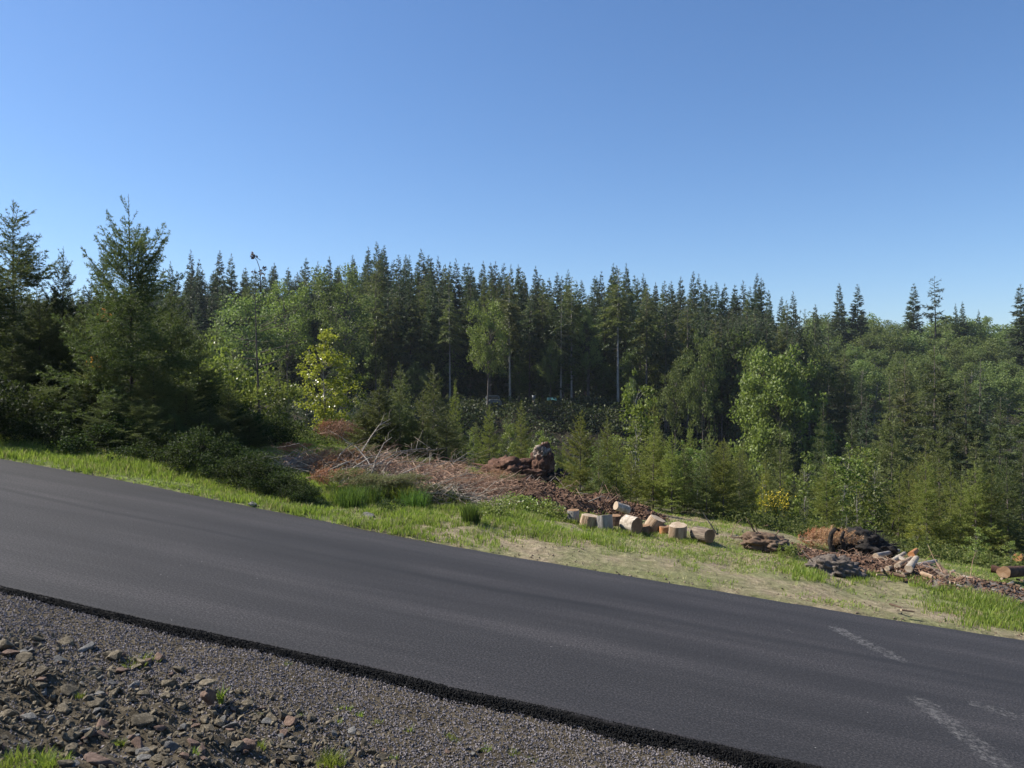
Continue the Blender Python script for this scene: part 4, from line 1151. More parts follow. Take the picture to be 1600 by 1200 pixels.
ROCKS = [hull_mesh('rock', 600 + k, 15, .6 + .03 * (k % 4)) for k in range(10)]
def rock(px, py, wpx, k, label, mat='rock', asp=(1, .8, .7), group=None, tilt=.3, lift=.18, h=None):
    p = hit(px, py)
    sz = wpx / F * p.y
    me = ROCKS[k % 10]
    o = bpy.data.objects.new('rock', me); C.objects.link(o)
    if len(me.materials) == 0: me.materials.append(M['rock'])
    o.material_slots[0].link = 'OBJECT'; o.material_slots[0].material = M[mat]
    o.scale = (sz * asp[0], sz * asp[1], sz * asp[2])
    o.rotation_euler = (random.uniform(-tilt, tilt), random.uniform(-tilt, tilt), random.random() * 6.28)
    o.location = p + Vector((0, 0, sz * asp[2] * lift if h is None else h))
    tag(o, label, 'rock', group)
    return o
rock(325, 1107, 40, 0, 'upright rusty brown block standing on edge with a pale slab on its top', 'redrock', (.75, .6, 1.35), tilt=.1, lift=.33)
rock(324, 1106, 36, 3, 'pale flat slab resting on top of the upright rusty block', 'rock', (1, .7, .38), tilt=.15, h=.175)
rock(248, 1032, 24, 2, 'reddish angular stone at the upper edge of the rocky bank', 'redrock', (1, .8, .95))
rock(222, 1128, 46, 4, 'largest flat brown rock on the middle of the bank left of the rusty block', 'rock', (1.1, .8, .6))
rock(320, 1130, 28, 5, 'rounded tan rock leaning just below the upright rusty block', 'rock', (1, .8, .85))
rock(325, 1145, 34, 1, 'greenish brown rock with a flat face below the rounded tan rock', 'rock', (1, .8, .8))
rock(350, 1130, 22, 6, 'smooth pale grey stone just right of the rounded tan rock', 'greyrock', (.8, .8, 1))
rock(360, 1146, 26, 7, 'pinkish tan stone right of the greenish brown rock', 'redrock', (1, .8, .75))
rock(283, 1105, 26, 8, 'tan wedge shaped stone left of the upright rusty block', 'rock', (1.1, .8, .7))
rock(262, 1160, 22, 9, 'smooth light grey stone low on the bank', 'greyrock', (.9, .8, .8))
rock(155, 1198, 56, 0, 'dark reddish boulder cut off by the bottom edge of the photo', 'redrock', (1.2, .9, .7))
rock(115, 1198, 30, 3, 'dark grey stone beside the reddish boulder at the bottom edge', 'greyrock', (1, .8, .7))
rock(44, 1126, 34, 1, 'grey angular rock on the lower left of the bank', 'greyrock', (1, .8, .7))
rock(8, 1014, 34, 2, 'tan boulder at the left edge where the bank begins', 'rock', (1, .9, 1.0))
rock(38, 1070, 30, 5, 'brown boulder below the tan one near the left edge', 'rock', (1.1, .8, .8))
rock(444, 1150, 24, 6, 'brown stone with a sunlit top right of the rusty block group', 'redrock', (1, .8, .8))
rock(443, 1165, 22, 8, 'tan stone directly below the brown stone with a sunlit top', 'rock', (1, .8, .8))
rock(381, 1113, 20, 9, 'pale stone standing between the grass tuft and the gravel', 'rock', (1, .8, 1))
rock(700, 1176, 14, 4, 'small orange red stone lying in the gravel', 'redrock', (1, .8, .8))
rock(395, 778 + 12, 20, 7, 'small pale stone on the far verge beside the road', 'greyrock', (1, .8, .6))
rock(575, 806, 22, 2, 'grey stone in the grass beside the dark rush clumps', 'greyrock', (1.2, .8, .5))
n_r = 0
while n_r < 255:
    px = random.uniform(-5, 620) if random.random() < .8 else random.uniform(0, 860); py = random.uniform(965, 1200)
    top_y = np.interp(px, [0, 150, 300, 450, 600, 860], [985, 1005, 1050, 1100, 1130, 1175])
    if py < top_y + 6: continue
    w_ = 12 + 26 * random.random() ** 1.8
    if px > 480: w_ *= .75
    zone = 'left' if px < 210 else 'mid' if px < 420 else 'right'
    lab = {'left': 'loose brown angular stone on the left part of the rocky bank', 'mid': 'loose angular stone on the bank around the upright rusty block', 'right': 'loose small stone where the rocky bank thins into gravel'}[zone]
    rock(px, py, w_, random.randrange(10), lab, random.choice(['rock', 'rock', 'rock', 'greyrock', 'redrock']), (1, random.uniform(.65, .95), random.uniform(.55, .9)), {'left': 'stones on the left of the bank', 'mid': 'stones around the rusty block', 'right': 'stones at the gravel edge'}[zone], tilt=.5)
    n_r += 1

# ------------------------------------------------------------------ grass
def blades(name, label, P, h, wd, mat, nb=9, spread=.05, lean=.5, cat='grass', thing_=False, parent=None, g=rng):
    n = len(P)
    idx = np.repeat(np.arange(n), nb); m = len(idx)
    hh = np.asarray(h)[idx] if np.ndim(h) else np.full(m, h)
    hh = hh * g.uniform(.45, 1.15, m)
    a = g.uniform(0, 6.28, m); r = spread * np.sqrt(g.random(m))
    b = P[idx] + np.stack([np.cos(a) * r, np.sin(a) * r, np.full(m, -.01)], 1)
    ld = np.stack([np.cos(a), np.sin(a), np.zeros(m)], 1) * (lean * hh * g.uniform(.2, 1.0, m))[:, None]
    up = np.stack([np.zeros(m), np.zeros(m), hh], 1)
    sa = g.uniform(0, 6.28, m); sd_ = np.stack([np.cos(sa), np.sin(sa), np.zeros(m)], 1) * (wd * g.uniform(.6, 1.3, m) / 2)[:, None]
    mid = b + up * .6 + ld * .35; tip = b + up * .95 + ld
    v = np.stack([b - sd_, b + sd_, mid + sd_ * .8, mid - sd_ * .8, tip], 1).reshape(-1, 3)
    i0 = np.arange(m)[:, None] * 5
    me = mesh_np(name, v, i0 + np.array([[3, 2, 4]]), i0 + np.array([[0, 1, 2, 3]]))
    o = link(name, me, mat, parent)
    if not thing_: tag(o, label, cat, kind='stuff')
    return o

def verge_grass():
    n = 90000
    t = rng.uniform(-13, 14.5, n); df = rng.uniform(.0, 9.0, n)
    s = s_far(t) + df; x = PY * t + PX * s; y = -PX * t + PY * s
    px = 800 + F * x / y
    cl = fbm(x * 1.2, y * 1.2, 81, 4); cl2 = fbm(x * .45, y * .45, 82, 3)
    left = (1 - smooth(640, 820, px)) * smooth(0, .12, df)
    midl = smooth(600, 740, px) * (1 - smooth(900, 990, px)) * smooth(.5, 2.2, df + cl)
    right = smooth(1190, 1290, px) * smooth(1.0, 1.7, df + .5 * cl) * (1 - smooth(3.0, 3.9, df + .5 * cl)) 
    right2 = smooth(1380, 1480, px) * smooth(.1, .5, df) * (1 - smooth(2.8, 3.8, df))
    dens = np.maximum.reduce([left, midl, right, right2])
    lush = np.maximum(dens * np.clip(.62 + 1.5 * cl, 0, 1), left * np.clip(.95 + 1.3 * cl, .25, 1))
    sparse = .85 * smooth(-.12, .28, cl + .35 * cl2) * smooth(.05, .5, df)
    vis = (px > -60) & (px < 1660) & (df < 9)
    k = vis & (rng.random(n) < lush * .95)
    P = np.stack([x, y, ground_z(x, y)], 1)
    h = .05 + .085 * np.clip(.5 + cl, 0, 1) + .05 * (px < 450) * smooth(.3, 1.2, df)
    kk = k & (rng.random(n) < .82)
    blades('verge_grass', 'lush bright green grass along the far side of the road', P[kk], h[kk], .011, M['grass'], 8, .06)
    kk = k & ~kk
    blades('pale_grass', 'paler dry grass mixed through the green verge', P[kk], h[kk] * 1.1, .009, M['drygrass'], 7, .06)
    k2 = vis & (rng.random(n) < sparse) & ~k
    ks = k2 & (rng.random(n) < .5)
    blades('sparse_grass', 'thin short green grass growing on the bare soil', P[ks], .035 + .05 * rng.random(ks.sum()), .009, M['grass'], 6, .05)
    ks = k2 & ~ks
    blades('straw_litter', 'dry straw coloured litter on the bare soil', P[ks], .03 + .03 * rng.random(ks.sum()), .008, M['drygrass'], 6, .06, lean=2.2)
verge_grass()

def verge_pebbles():
    n = 26000
    t = rng.uniform(-10, 14.5, n); df = rng.uniform(.02, 6.5, n); s = s_far(t) + df
    x = PY * t + PX * s; y = -PX * t + PY * s
    cl = fbm(x * .9, y * .9, 85, 3)
    k = in_view(x, y) & (rng.random(n) < np.clip(.35 + cl + .5 * smooth(.7, .1, df), 0, 1)); x = x[k]; y = y[k]; m = len(x)
    sc = .012 + .05 * rng.random(m) ** 4
    scatter('verge_clods', np.stack([x, y, ground_z(x, y) + sc * .1], 1), rng.uniform(0, 6.28, (m, 3)), np.stack([sc, sc * .8, sc * .7], 1), [hull_mesh('clod', 560 + k_, 9, .7, M['soilclod']) for k_ in range(5)],
            'little clods and pebbles lying on the bare soil beyond the road', 'soil clods', M['soilclod'])
verge_pebbles()

def tuft(px, py, h, n, mat, label, spread=.08, name='grass_tuft', cat='grass tuft', wd=.007, lean=.6, group=None, fan=0):
    p = hit(px, py)
    g = np.random.default_rng(int(px * 7 + py))
    P = np.zeros((n, 3)); a = g.uniform(0, 6.28, n); r = spread * np.sqrt(g.random(n)); P[:, 0] = np.cos(a) * r; P[:, 1] = np.sin(a) * r
    o = blades(name, label, P, h, wd, M[mat], 6, spread * .4, lean, thing_=True, g=g)
    o.location = p; tag(o, label, cat, group)
    return o
tuft(545, 792, .36, 90, 'rush', 'dark green rush clump furthest left beside the cut boughs', .22, 'rush_clump', 'rush', .009, .45)
tuft(575, 788, .34, 80, 'rush', 'dark green rush clump second from left beside the cut boughs', .20, 'rush_clump', 'rush', .009, .45)
tuft(645, 795, .34, 80, 'rush', 'dark green rush clump standing alone in the middle of the verge grass', .20, 'rush_clump', 'rush', .009, .45)
tuft(628, 785, .32, 60, 'grass', 'bright green leafy clump just behind the middle rush clump', .18, 'grass_tuft', 'grass tuft', .012, .7)
tuft(736, 817, .32, 70, 'rush', 'small dark upright rush clump furthest right on the verge', .12, 'rush_clump', 'rush', .009, .35)
tuft(345, 1102, .14, 9, 'grass', 'tall bright grass tuft beside the upright rusty block', .014, wd=.010)
tuft(515, 1198, .10, 60, 'grass', 'round bright grass tuft at the bottom edge left of the gravel', .07, wd=.005, lean=1.0)
tuft(190, 1166, .05, 16, 'grass', 'tiny green tuft on the lower middle of the bank', .025, wd=.005, lean=1.0)
tuft(408, 1170, .05, 16, 'grass', 'tiny green tuft near the pale stones right of the rusty block', .03, wd=.005, lean=1.0)
tuft(215, 1035, .05, 40, 'grass', 'low weedy patch beside the reddish angular stone', .12, wd=.006, lean=1.2)
tuft(120, 1092, .05, 10, 'grass', 'tiny green shoots left on the bank', .03, wd=.004, lean=.8)
tuft(30, 1205, .07, 90, 'grass', 'bright grass patch in the bottom left corner', .16, wd=.005, lean=.9)
tuft(75, 1200, .07, 40, 'grass', 'smaller grass patch right of the bottom left corner one', .08, wd=.005, lean=.9)
tuft(450, 1038, .03, 8, 'grass', 'tiny weed at the edge of the asphalt', .03, wd=.004)
for px, py in [(893, 818), (908, 826), (928, 828), (940, 832), (956, 832), (975, 836), (992, 838), (1008, 838), (1030, 838), (1048, 846), (1066, 848), (1080, 848), (1098, 848)]:
    tuft(px, py, .10, 12, 'grass', 'short grass tuft growing against the foot of the log rounds', .09, 'grass_tuft', 'grass tuft', .008, .7, 'grass tufts at the foot of the log rounds')
for px, py in [(545, 1110), (560, 1118), (640, 1140), (700, 1150), (712, 1158), (590, 1130), (760, 1172), (530, 1130), (610, 1190), (400, 1120), (800, 1178), (830, 1190), (300, 1180), (530, 1108), (470, 1120)]:
    tuft(px, py, .035, 9, 'grass', 'sparse little weed growing through the gravel beside the road', .035, 'weed', 'weed', .005, 1.0, 'little weeds in the gravel')
weed = [broadleaf(700 + k, .3, .32, .02, 26, 26, .035, .09, rad=.006, aspect=.7, up=.9, limbs=False) for k in range(3)]
for px, py, H, lab in [(838, 806, .34, 'leafy bright green weed clump left of the grey log round'), (800, 800, .30, 'leafy weed clump below the root stump'), (862, 812, .28, 'leafy weed clump nearest the grey log round'), (770, 808, .26, 'leafy weed clump in lush grass right of the small rush'),
                       (700, 788, .24, 'low dark weed patch below the brush pile'), (610, 800, .2, 'low weed patch between rush clumps'), (110, 712, .35, 'leafy weed clump on the upper verge at left'), (200, 724, .3, 'leafy weed clump on the verge under the candelabra fir'), (280, 738, .25, 'low weed clump on the verge below the brambles'), (1230, 870, .2, 'small weed clump right of the brown root clump')]:
    p = hit(px, py)
    plant('weed_clump', weed[random.randrange(3)], (M['rush'], M['bright'] if px > 750 else M['shrub']), p, H, lab, 'weed', None, 1.1, base_h=.3, parts=('stems', 'leaves'))

# ------------------------------------------------------------------ log rounds
def log_mesh(r, L, seed, n=28, notch=0.0, taper=.04):
    g = np.random.default_rng(seed); ph = g.random(6) * 6.28
    an = np.linspace(0, 2 * np.pi, n, endpoint=False)
    rad = r * (1 + .05 * np.sin(2 * an + ph[0]) + .035 * np.sin(3 * an + ph[1]) + .02 * np.sin(7 * an + ph[2]) + .015 * g.normal(size=n))
    for k in range(int(notch)):
        c = g.random() * 6.28; rad *= 1 - .22 * np.exp(-(((an - c + np.pi) % (2 * np.pi) - np.pi) / .13) ** 2)
    zs = np.linspace(0, 1, 7)
    tl = g.normal(size=2) * .10
    rows = []
    for z in zs:
        rr_ = rad * (1 - taper * z) * (1 + .015 * g.normal(size=n))
        if z in (0, 1): rr_ = rr_ * .985
        zz_ = z * L + (tl[0] * rr_ * np.cos(an) + tl[1] * rr_ * np.sin(an)) * (z > .9)
        rows.append(np.stack([rr_ * np.cos(an), rr_ * np.sin(an), zz_], 1))
    v = np.vstack(rows); m = len(zs)
    i = np.arange(m - 1)[:, None] * n; k = np.arange(n)[None, :]; k2 = (k + 1) % n
    q = np.stack([i + k, i + k2, i + n + k2, i + n + k], -1).reshape(-1, 4)
    side = mesh_np('log_side', v, None, q, True)
    caps = []
    for row, sgn in ((rows[0], -1), (rows[-1], 1)):
        c = row.mean(0)
        ring = c + (row - c) * .5; ring[:, 2] += sgn * .004
        vv = np.vstack([row, ring, [c]])
        kk = np.arange(n); k2_ = (kk + 1) % n
        qq = np.stack([kk, k2_, n + k2_, n + kk], 1); tt = np.stack([n + kk, n + k2_, np.full(n, 2 * n)], 1)
        if sgn < 0: qq = qq[:, ::-1]; tt = tt[:, ::-1]
        caps.append(mesh_np('cut_face', vv, tt, qq))
    return side, caps
def log_round(px, py, wpx, hpx, label, bark='logbark', cut='cut', lean=(0, 0), rz=0, seed=0, notch=0, lie=None, Y=None, name='log_round', dz=0):
    p = hit(px, py) if Y is None else gpt(px, Y)
    k = p.y / F
    o = thing(name, label, 'log', p, rz)
    if lie is None:
        r = wpx * k / 2 * .94; L = hpx * k * .9
        o.rotation_euler = (lean[0], lean[1], rz); o.location.z += dz - .02
        off = 0
    else:
        r = hpx * k / 2 * .94; L = lie
        o.rotation_euler = Euler((R_(90) + lean[0], lean[1], rz)); o.location.z += r * .93 + dz
    side, caps = log_mesh(r, L, seed, notch=notch)
    link('bark', side, M[bark], o)
    for c in caps: link('cut_face', c, M[cut], o)
    return o
log_round(896, 815, 20, 22, 'small grey upright log round at the left end of the row', 'loggrey', 'cutbrown', seed=1)
log_round(918, 823, 30, 23, 'tan striped upright log round leaning, second in the row', 'logpeel', 'cut', lean=(.15, .22), seed=2, notch=3)
log_round(945, 828, 27, 28, 'grey barked upright log round third in the row', 'loggrey', 'cut', lean=(.08, -.03), seed=3, notch=1)
log_round(962, 820, 18, 18, 'small brown log piece wedged behind the grey barked round', 'rootbrown', 'cutbrown', seed=4)
log_round(978, 829, 0, 27, 'fat pale topped log round lying with its brown face to the road', 'bleached', 'cutbrown', rz=R_(25), lie=.34, seed=5)
log_round(981, 812, 0, 15, 'slanting pale bleached log piece lying behind the fat round', 'bleached', 'cut', rz=R_(-60), lean=(-.35, 0), lie=.30, seed=6, dz=.10)
log_round(1000, 806, 16, 16, 'reddish brown log end poking up behind the row', 'orangewood', 'cutbrown', lean=(.5, .2), seed=7, dz=.05)
log_round(1015, 830, 26, 27, 'striped split log round tipped over against its neighbour', 'logpeel', 'cut', lean=(.25, .55), seed=8, notch=2, dz=.03)
log_round(1004, 832, 26, 14, 'low dusty brown log chunk in front of the tipped round', 'rootbrown', 'cutbrown', seed=9, notch=1)
log_round(1038, 832, 18, 13, 'low reddish log slice between tipped round and upright pale round', 'orangewood', 'cutbrown', seed=10)
log_round(1058, 842, 29, 27, 'upright pale log round with clean flat top and a peeled vertical strip', 'logpeel', 'cut', lean=(.12, .03), seed=11, notch=2)
log_round(1087, 844, 0, 25, 'brown barked log round lying at the right end of the row', 'logbark', 'cutbrown', rz=R_(32), lie=.32, seed=12)

# ------------------------------------------------------------------ mounds of debris
def mound(name, label, cat, cpx, cpy, rx, ry, h, mat, seed, rz=R_(-13.6), chips=0, chip_mat='chip', chip_sz=(.03, .09)):
    c = hit(cpx, cpy)
    n = 70
    u = np.linspace(-1.15, 1.15, n); U, V = np.meshgrid(u, u, indexing='ij')
    r = np.hypot(U, V) + .22 * fbm(U * 2 + seed, V * 2, 90 + seed, 3)
    ca, sa = math.cos(rz), math.sin(rz)
    x = c.x + ca * U * rx - sa * V * ry; y = c.y + sa * U * rx + ca * V * ry
    prof = np.clip(1 - r, -.25, 1)
    z = ground_z(x, y) + np.where(prof > 0, h * prof ** .7 * (1 + .0 * r), prof * .8) + (prof > 0) * smooth(0, .25, prof) * h * (.5 * fbm(x * 2.3, y * 2.3, 91 + seed, 4) + .15 * fbm(x * 9, y * 9, 92 + seed, 3))
    i = np.arange(n - 1)[:, None] * n; k = np.arange(n - 1)[None, :]
    q = np.stack([i + k, i + n + k, i + n + k + 1, i + k + 1], -1).reshape(-1, 4)
    me = mesh_np(name, np.stack([x, y, z], -1).reshape(-1, 3), None, q, True)
    o = link(name, me, M[mat]); tag(o, label, cat, kind='stuff')
    if chips:
        g = np.random.default_rng(seed)
        ii = g.integers(0, n - 1, chips); jj = g.integers(0, n - 1, chips); ok = prof[ii, jj] > .0
        ii = ii[ok]; jj = jj[ok]; m = len(ii)
        P = np.stack([x[ii, jj], y[ii, jj], z[ii, jj]], 1) + g.normal(size=(m, 3)) * [.04, .04, .004]
        P[:, 2] += .01
        a = g.uniform(0, 3.14, m); L = g.uniform(*chip_sz, m); W = L * g.uniform(.15, .45, m)
        e = g.normal(0, .45, m)
        d = np.stack([np.cos(a) * np.cos(e), np.sin(a) * np.cos(e), np.sin(e)], 1)
        sd_ = nrm(np.cross(d, g.normal(size=(m, 3)))); up = np.cross(d, sd_)
        cs = []
        for (ds, su, sp) in [(-1, -1, -.4), (1, -1, -.4), (1, 1, -.4), (-1, 1, -.4), (-1, -1, .4), (1, -1, .4), (1, 1, .4), (-1, 1, .4)]:
            cs.append(P + d * (ds * L / 2)[:, None] + sd_ * (su * W / 2)[:, None] + up * (sp * W / 2)[:, None])
        v = np.stack(cs, 1).reshape(-1, 3); b = np.arange(m)[:, None, None] * 8
        qd = (b + np.array([[[0, 3, 2, 1], [4, 5, 6, 7], [0, 1, 5, 4], [1, 2, 6, 5], [2, 3, 7, 6], [3, 0, 4, 7]]])).reshape(-1, 4)
        oc = link(name + '_chips', mesh_np(name + '_chips', v, None, qd), M[chip_mat])
        tag(oc, label.replace('mound', 'chips on the mound'), 'wood chips', kind='stuff')
    return o, c
mound('debris_mound', 'reddish brown mound of bark and soil under the root stump', 'debris', 835, 786, 1.75, .9, .34, 'mulch', 1, chips=5200)
mound('debris_mound', 'brown mound of bark behind the log rounds', 'debris', 945, 798, 1.25, .6, .30, 'mulch', 2, chips=3000)
mound('debris_mound', 'low brown mound of twigs right of the brush pile', 'debris', 735, 765, 1.2, .9, .22, 'mulch', 3, chips=2600)
mound('brush_floor', 'reddish twiggy mound under the brush pile', 'debris', 620, 752, 2.4, 1.1, .30, 'mulch', 4, chips=4200, chip_mat='stick', chip_sz=(.08, .28))
mound('debris_mound', 'brown mound of soil and wood below the black root', 'debris', 1400, 898, 1.5, .55, .16, 'mulch', 5, chips=2600)
mound('debris_mound', 'grey brown mound of torn earth near the right edge', 'debris', 1545, 928, 1.2, .5, .16, 'clod', 6, chips=1300, chip_mat='chip')
mound('debris_mound', 'low brown mound between the two root clumps', 'debris', 1240, 862, .6, .35, .14, 'mulch', 7, chips=600)

# root stump torn out of the ground
def rootwad(label, px, py, lumps, roots, mats, name='root_stump', Y=None, cat='tree stump', sc_=1.0):
    p = hit(px, py) if Y is None else gpt(px, Y)
    o = thing(name, label, cat, p)
    k = p.y / F
    k *= sc_
    for i, (nm, dx, dz, sx, sy, sz, amp, fr, mt, ry) in enumerate(lumps):
        me = lump_mesh(nm, px * .01 + i, sx * k, sy * k, sz * k, amp * 1.35, fr * 1.25, 5)
        q = link(nm, me, M[mt], o, (dx * k, -.02 * i, dz * k)); q.rotation_euler.y = ry
    g = np.random.default_rng(int(px))
    for (dx, dz, n, L, r, spread_) in roots:
        for j in range(n):
            a = g.uniform(0, 6.28); e = g.uniform(-.3, 1.1)
            d = np.array([math.cos(a) * math.cos(e), math.sin(a) * math.cos(e), math.sin(e)])
            b = np.array([dx * k, 0, dz * k]) + g.normal(size=3) * spread_ * k
            ln = L * k * g.uniform(.5, 1.2)
            m2 = MB(); c1 = g.normal(size=3) * .25
            pts = np.array([b, b + d * ln * .35, b + (d + c1 * .7) * ln * .7, b + (d + c1 * 1.6) * ln])
            m2.tube(pts, np.array([1, .8, .5, .15]) * r * k, 6)
            link('root', m2.mesh('root', True), M[mats], o)
    return o
rootwad('large upturned reddish brown root stump with a grey torn top, highest piece of the debris', 818, 766,
        [('root_mass', -20, 13, 28, 22, 15, .35, 1.6, 'redroot', -.15), ('trunk_stub', 25, 18, 13, 14, 26, .28, 1.5, 'redroot', .08), ('torn_top', 24, 37, 8, 9, 10, .45, 1.9, 'torn', .25), ('root_mass', 4, 4, 30, 24, 12, .35, 1.7, 'redroot', .05)],
        [(-30, 12, 7, 26, 3.0, 6), (20, 10, 6, 24, 3.2, 6), (0, 6, 6, 30, 2.4, 8)], 'redroot', Y=19.4, sc_=1.18)
rootwad('black burnt looking root lump just right of the large root stump', 872, 772, [('root_mass', 0, 8, 17, 14, 13, .4, 1.8, 'char', 0)], [(0, 8, 6, 20, 1.6, 4)], 'char', Y=19.2)
rootwad('brown root clump with a dark hollow underneath at the left end of the right debris', 1197, 860,
        [('root_mass', 0, 11, 31, 24, 14, .28, 1.6, 'rootbrown', .12), ('hollow_soil', 14, 5, 18, 20, 9, .3, 1.8, 'clod', .1)], [(-22, 20, 6, 30, 2.0, 7), (20, 8, 9, 18, 1.4, 8), (0, 16, 8, 16, 1.0, 10)], 'rootbrown', 'root_clump')
rootwad('dusty grey crumbly root clod bulging into the grass below the black root', 1305, 898,
        [('clod', 0, 6, 34, 22, 17, .38, 2.4, 'clod', .15), ('clod', -28, 10, 16, 14, 8, .35, 2.2, 'clod', .1)], [(10, 10, 12, 20, 1.2, 10), (-20, 12, 8, 16, 1.0, 8)], 'clod', 'root_clump')
rootwad('large black root mass with a tangle of fine roots behind the grey log', 1350, 870,
        [('root_mass', 0, 14, 36, 26, 20, .42, 1.7, 'char', .12), ('root_mass', -22, 8, 16, 18, 16, .4, 1.8, 'char', 0)], [(14, 22, 26, 26, 1.3, 12), (-20, 18, 8, 22, 1.6, 6)], 'char', 'root_clump')
def curled_root():
    p = hit(1302, 866); k = p.y / F
    o = thing('curled_root', 'black curled root standing up like a horn left of the black root mass', 'root', p)
    m2 = MB(); m2.tube(np.array([[2, 0, -4], [-2, 0, 8], [-5, 0, 20], [-3, 0, 32], [3, -1, 40], [9, -1, 37]]) * k, np.array([5.5, 5, 4.2, 3.6, 3.2, 2.4]) * k, 8)
    link('root', m2.mesh('root', True), M['char'], o)
    m2 = MB(); m2.tube(np.array([[14, 2, -2], [17, 2, 14], [14, 2, 26], [18, 2, 36]]) * k, np.array([5, 4, 3, 2]) * k, 8)
    link('root', m2.mesh('root', True), M['char'], o)
curled_root()

# cut and split wood lying about
def beam(px0, py0, px1, py1, rpx, label, mat='bleached', name='split_log', cat='log', lift=1.0, seed=0, cut='cut', sq=1.0, Yadd=0):
    a = hit(px0, py0); b = hit(px1, py1)
    r = rpx * a.y / F
    if px0 > 1330: lift += .075 / r; b.z += 0
    d = b - a; L = d.length
    o = thing(name, label, cat, a + Vector((0, 0, r * lift)))
    side, caps = log_mesh(r, L, int(px0) + seed, n=14, notch=1, taper=.25)
    q = d.to_track_quat('Z', 'Y').to_euler()
    o.rotation_euler = q; o.scale = (1, sq, 1)
    link('bark', side, M[mat], o)
    for c in caps: link('cut_face', c, M[cut], o)
    return o
beam(1368, 880, 1404, 871, 4.5, 'pale grey straight log lying behind the split pieces', 'loggrey')
beam(1395, 888, 1414, 874, 4, 'short weathered piece leaning beside the grey straight log', 'bleached')
beam(1362, 888, 1440, 906, 3.2, 'long thin pale slab lying across the brown mound', 'bleached', sq=.5)
beam(1402, 900, 1424, 886, 5, 'tan split piece in the middle of the wood heap', 'logpeel', lift=1.6)
beam(1420, 905, 1432, 886, 6, 'white faced split piece standing in the wood heap', 'bleached', lift=1.4)
beam(1424, 886, 1432, 878, 5, 'orange split piece on top of the wood heap', 'orangewood', lift=2.5, cut='orangewood')
beam(1445, 900, 1480, 914, 4, 'grey brown log sloping down at the right of the wood heap', 'logbark')
beam(1438, 894, 1466, 902, 3, 'thin log lying behind the sloping grey brown one', 'loggrey')
beam(1398, 908, 1415, 912, 3, 'small dark split piece at the foot of the wood heap', 'rootbrown')
beam(1375, 884, 1398, 893, 4, 'brown weathered log half buried left of the wood heap', 'logbark')
beam(1404, 882, 1420, 893, 4.5, 'pale broken slab leaning on the wood heap from the left', 'bleached', lift=1.2, sq=.6)
beam(1432, 896, 1462, 888, 4, 'grey round branch log crossing behind the wood heap', 'loggrey', lift=1.2)
beam(1440, 908, 1458, 914, 4, 'short tan split block at the front of the wood heap', 'logpeel')
beam(1386, 900, 1404, 895, 4, 'tan split block at the front left of the wood heap', 'logpeel')
beam(1465, 893, 1478, 906, 3.5, 'thin brown log at the right rear of the wood heap', 'rootbrown')
beam(1505, 915, 1522, 919, 4.5, 'small pale broken piece lying in the dug earth near the right edge', 'bleached')
beam(1549, 903, 1572, 908, 6, 'orange ended cut log near the right edge', 'redroot', cut='orangewood', lift=1.3)
beam(1568, 912, 1640, 905, 10, 'thick reddish brown log running out of the right edge', 'redroot', cut='cutbrown', lift=1.1)
beam(1590, 892, 1618, 886, 7, 'orange brown log end behind the thick one at the right edge', 'orangewood', cut='orangewood', lift=2.2)
beam(858, 795, 886, 806, 2.5, 'dark thin log at the left foot of the debris mound', 'rootbrown')
beam(860, 790, 864, 786, 4, 'pale broken stub standing out of the debris mound', 'bleached', lift=3.2)
beam(815, 780, 824, 776, 3, 'orange tan chip of wood on the debris mound below the stump', 'orangewood', lift=2.2, cut='orangewood')
beam(964, 792, 982, 797, 3, 'pale flat chunk lying on the bark mound behind the logs', 'bleached', lift=3.0)
beam(952, 796, 962, 788, 2.6, 'short brown stick of wood poking from the bark mound', 'rootbrown', lift=3)
beam(1390, 956, 1408, 962, 3, 'small dead piece of bark in the grass beside the road', 'rootbrown', sq=.5)
beam(1408, 966, 1428, 968, 3, 'second dead piece of bark in the grass beside the road', 'rootbrown', sq=.5)
for j in range(46):
    px = random.choice([random.uniform(1340, 1500), random.uniform(1480, 1600)]); y0 = np.interp(px, [1340, 1480, 1600], [892, 908, 925]) + random.uniform(-9, 14)
    dx = random.uniform(-14, 14)
    beam(px, y0, px + dx, y0 + random.uniform(-4, 6), random.uniform(1.0, 2.4), 'small broken piece of wood strewn over the torn earth at right', random.choice(['bleached', 'logbark', 'rootbrown', 'loggrey']), 'wood_scrap', 'wood scrap').__setitem__('group', 'wood scraps on the torn earth at right')

def stick(pts, r0, label, mat='stick', twigs=0, group=None, name='stick', lift=0.02):
    P = []
    for (px, py, dz) in pts:
        h = hit(px, py); P.append([h.x, h.y, h.z + dz])
    P = np.array(P); o0 = P[0].copy(); P -= o0
    mb = MB()
    g = np.random.default_rng(int(pts[0][0]))
    mb.tube(P, np.linspace(r0, r0 * .35, len(P)), 5)
    o = link(name, mb.mesh(name, True), M[mat]); o.location = o0
    tag(o, label, 'branch', group)
    for j in range(twigs):
        i = g.integers(0, len(P) - 1); b = P[i] + (P[i + 1] - P[i]) * g.random()
        d = nrm(P[min(i + 1, len(P) - 1)] - P[i]) * .6 + g.normal(size=3) * .45; d[2] = abs(d[2]) * .8
        L = g.uniform(.15, .6); m2 = MB()
        m2.tube(np.array([b, b + d * L * .5 + g.normal(size=3) * .03, b + d * L]), [r0 * .35, r0 * .25, r0 * .1], 4)
        link('twig', m2.mesh('twig', True), M[mat], o)
    return o
stick([(1478, 912, 0), (1472, 905, .12), (1458, 893, .25), (1450, 890, .42)], .008, 'thin grey stick slanting up out of the wood heap at right', 'stick')
stick([(1516, 902, 0), (1520, 897, .25), (1526, 895, .40)], .007, 'thin upright stick in front of the leafy bush left of the orange log', 'stick')
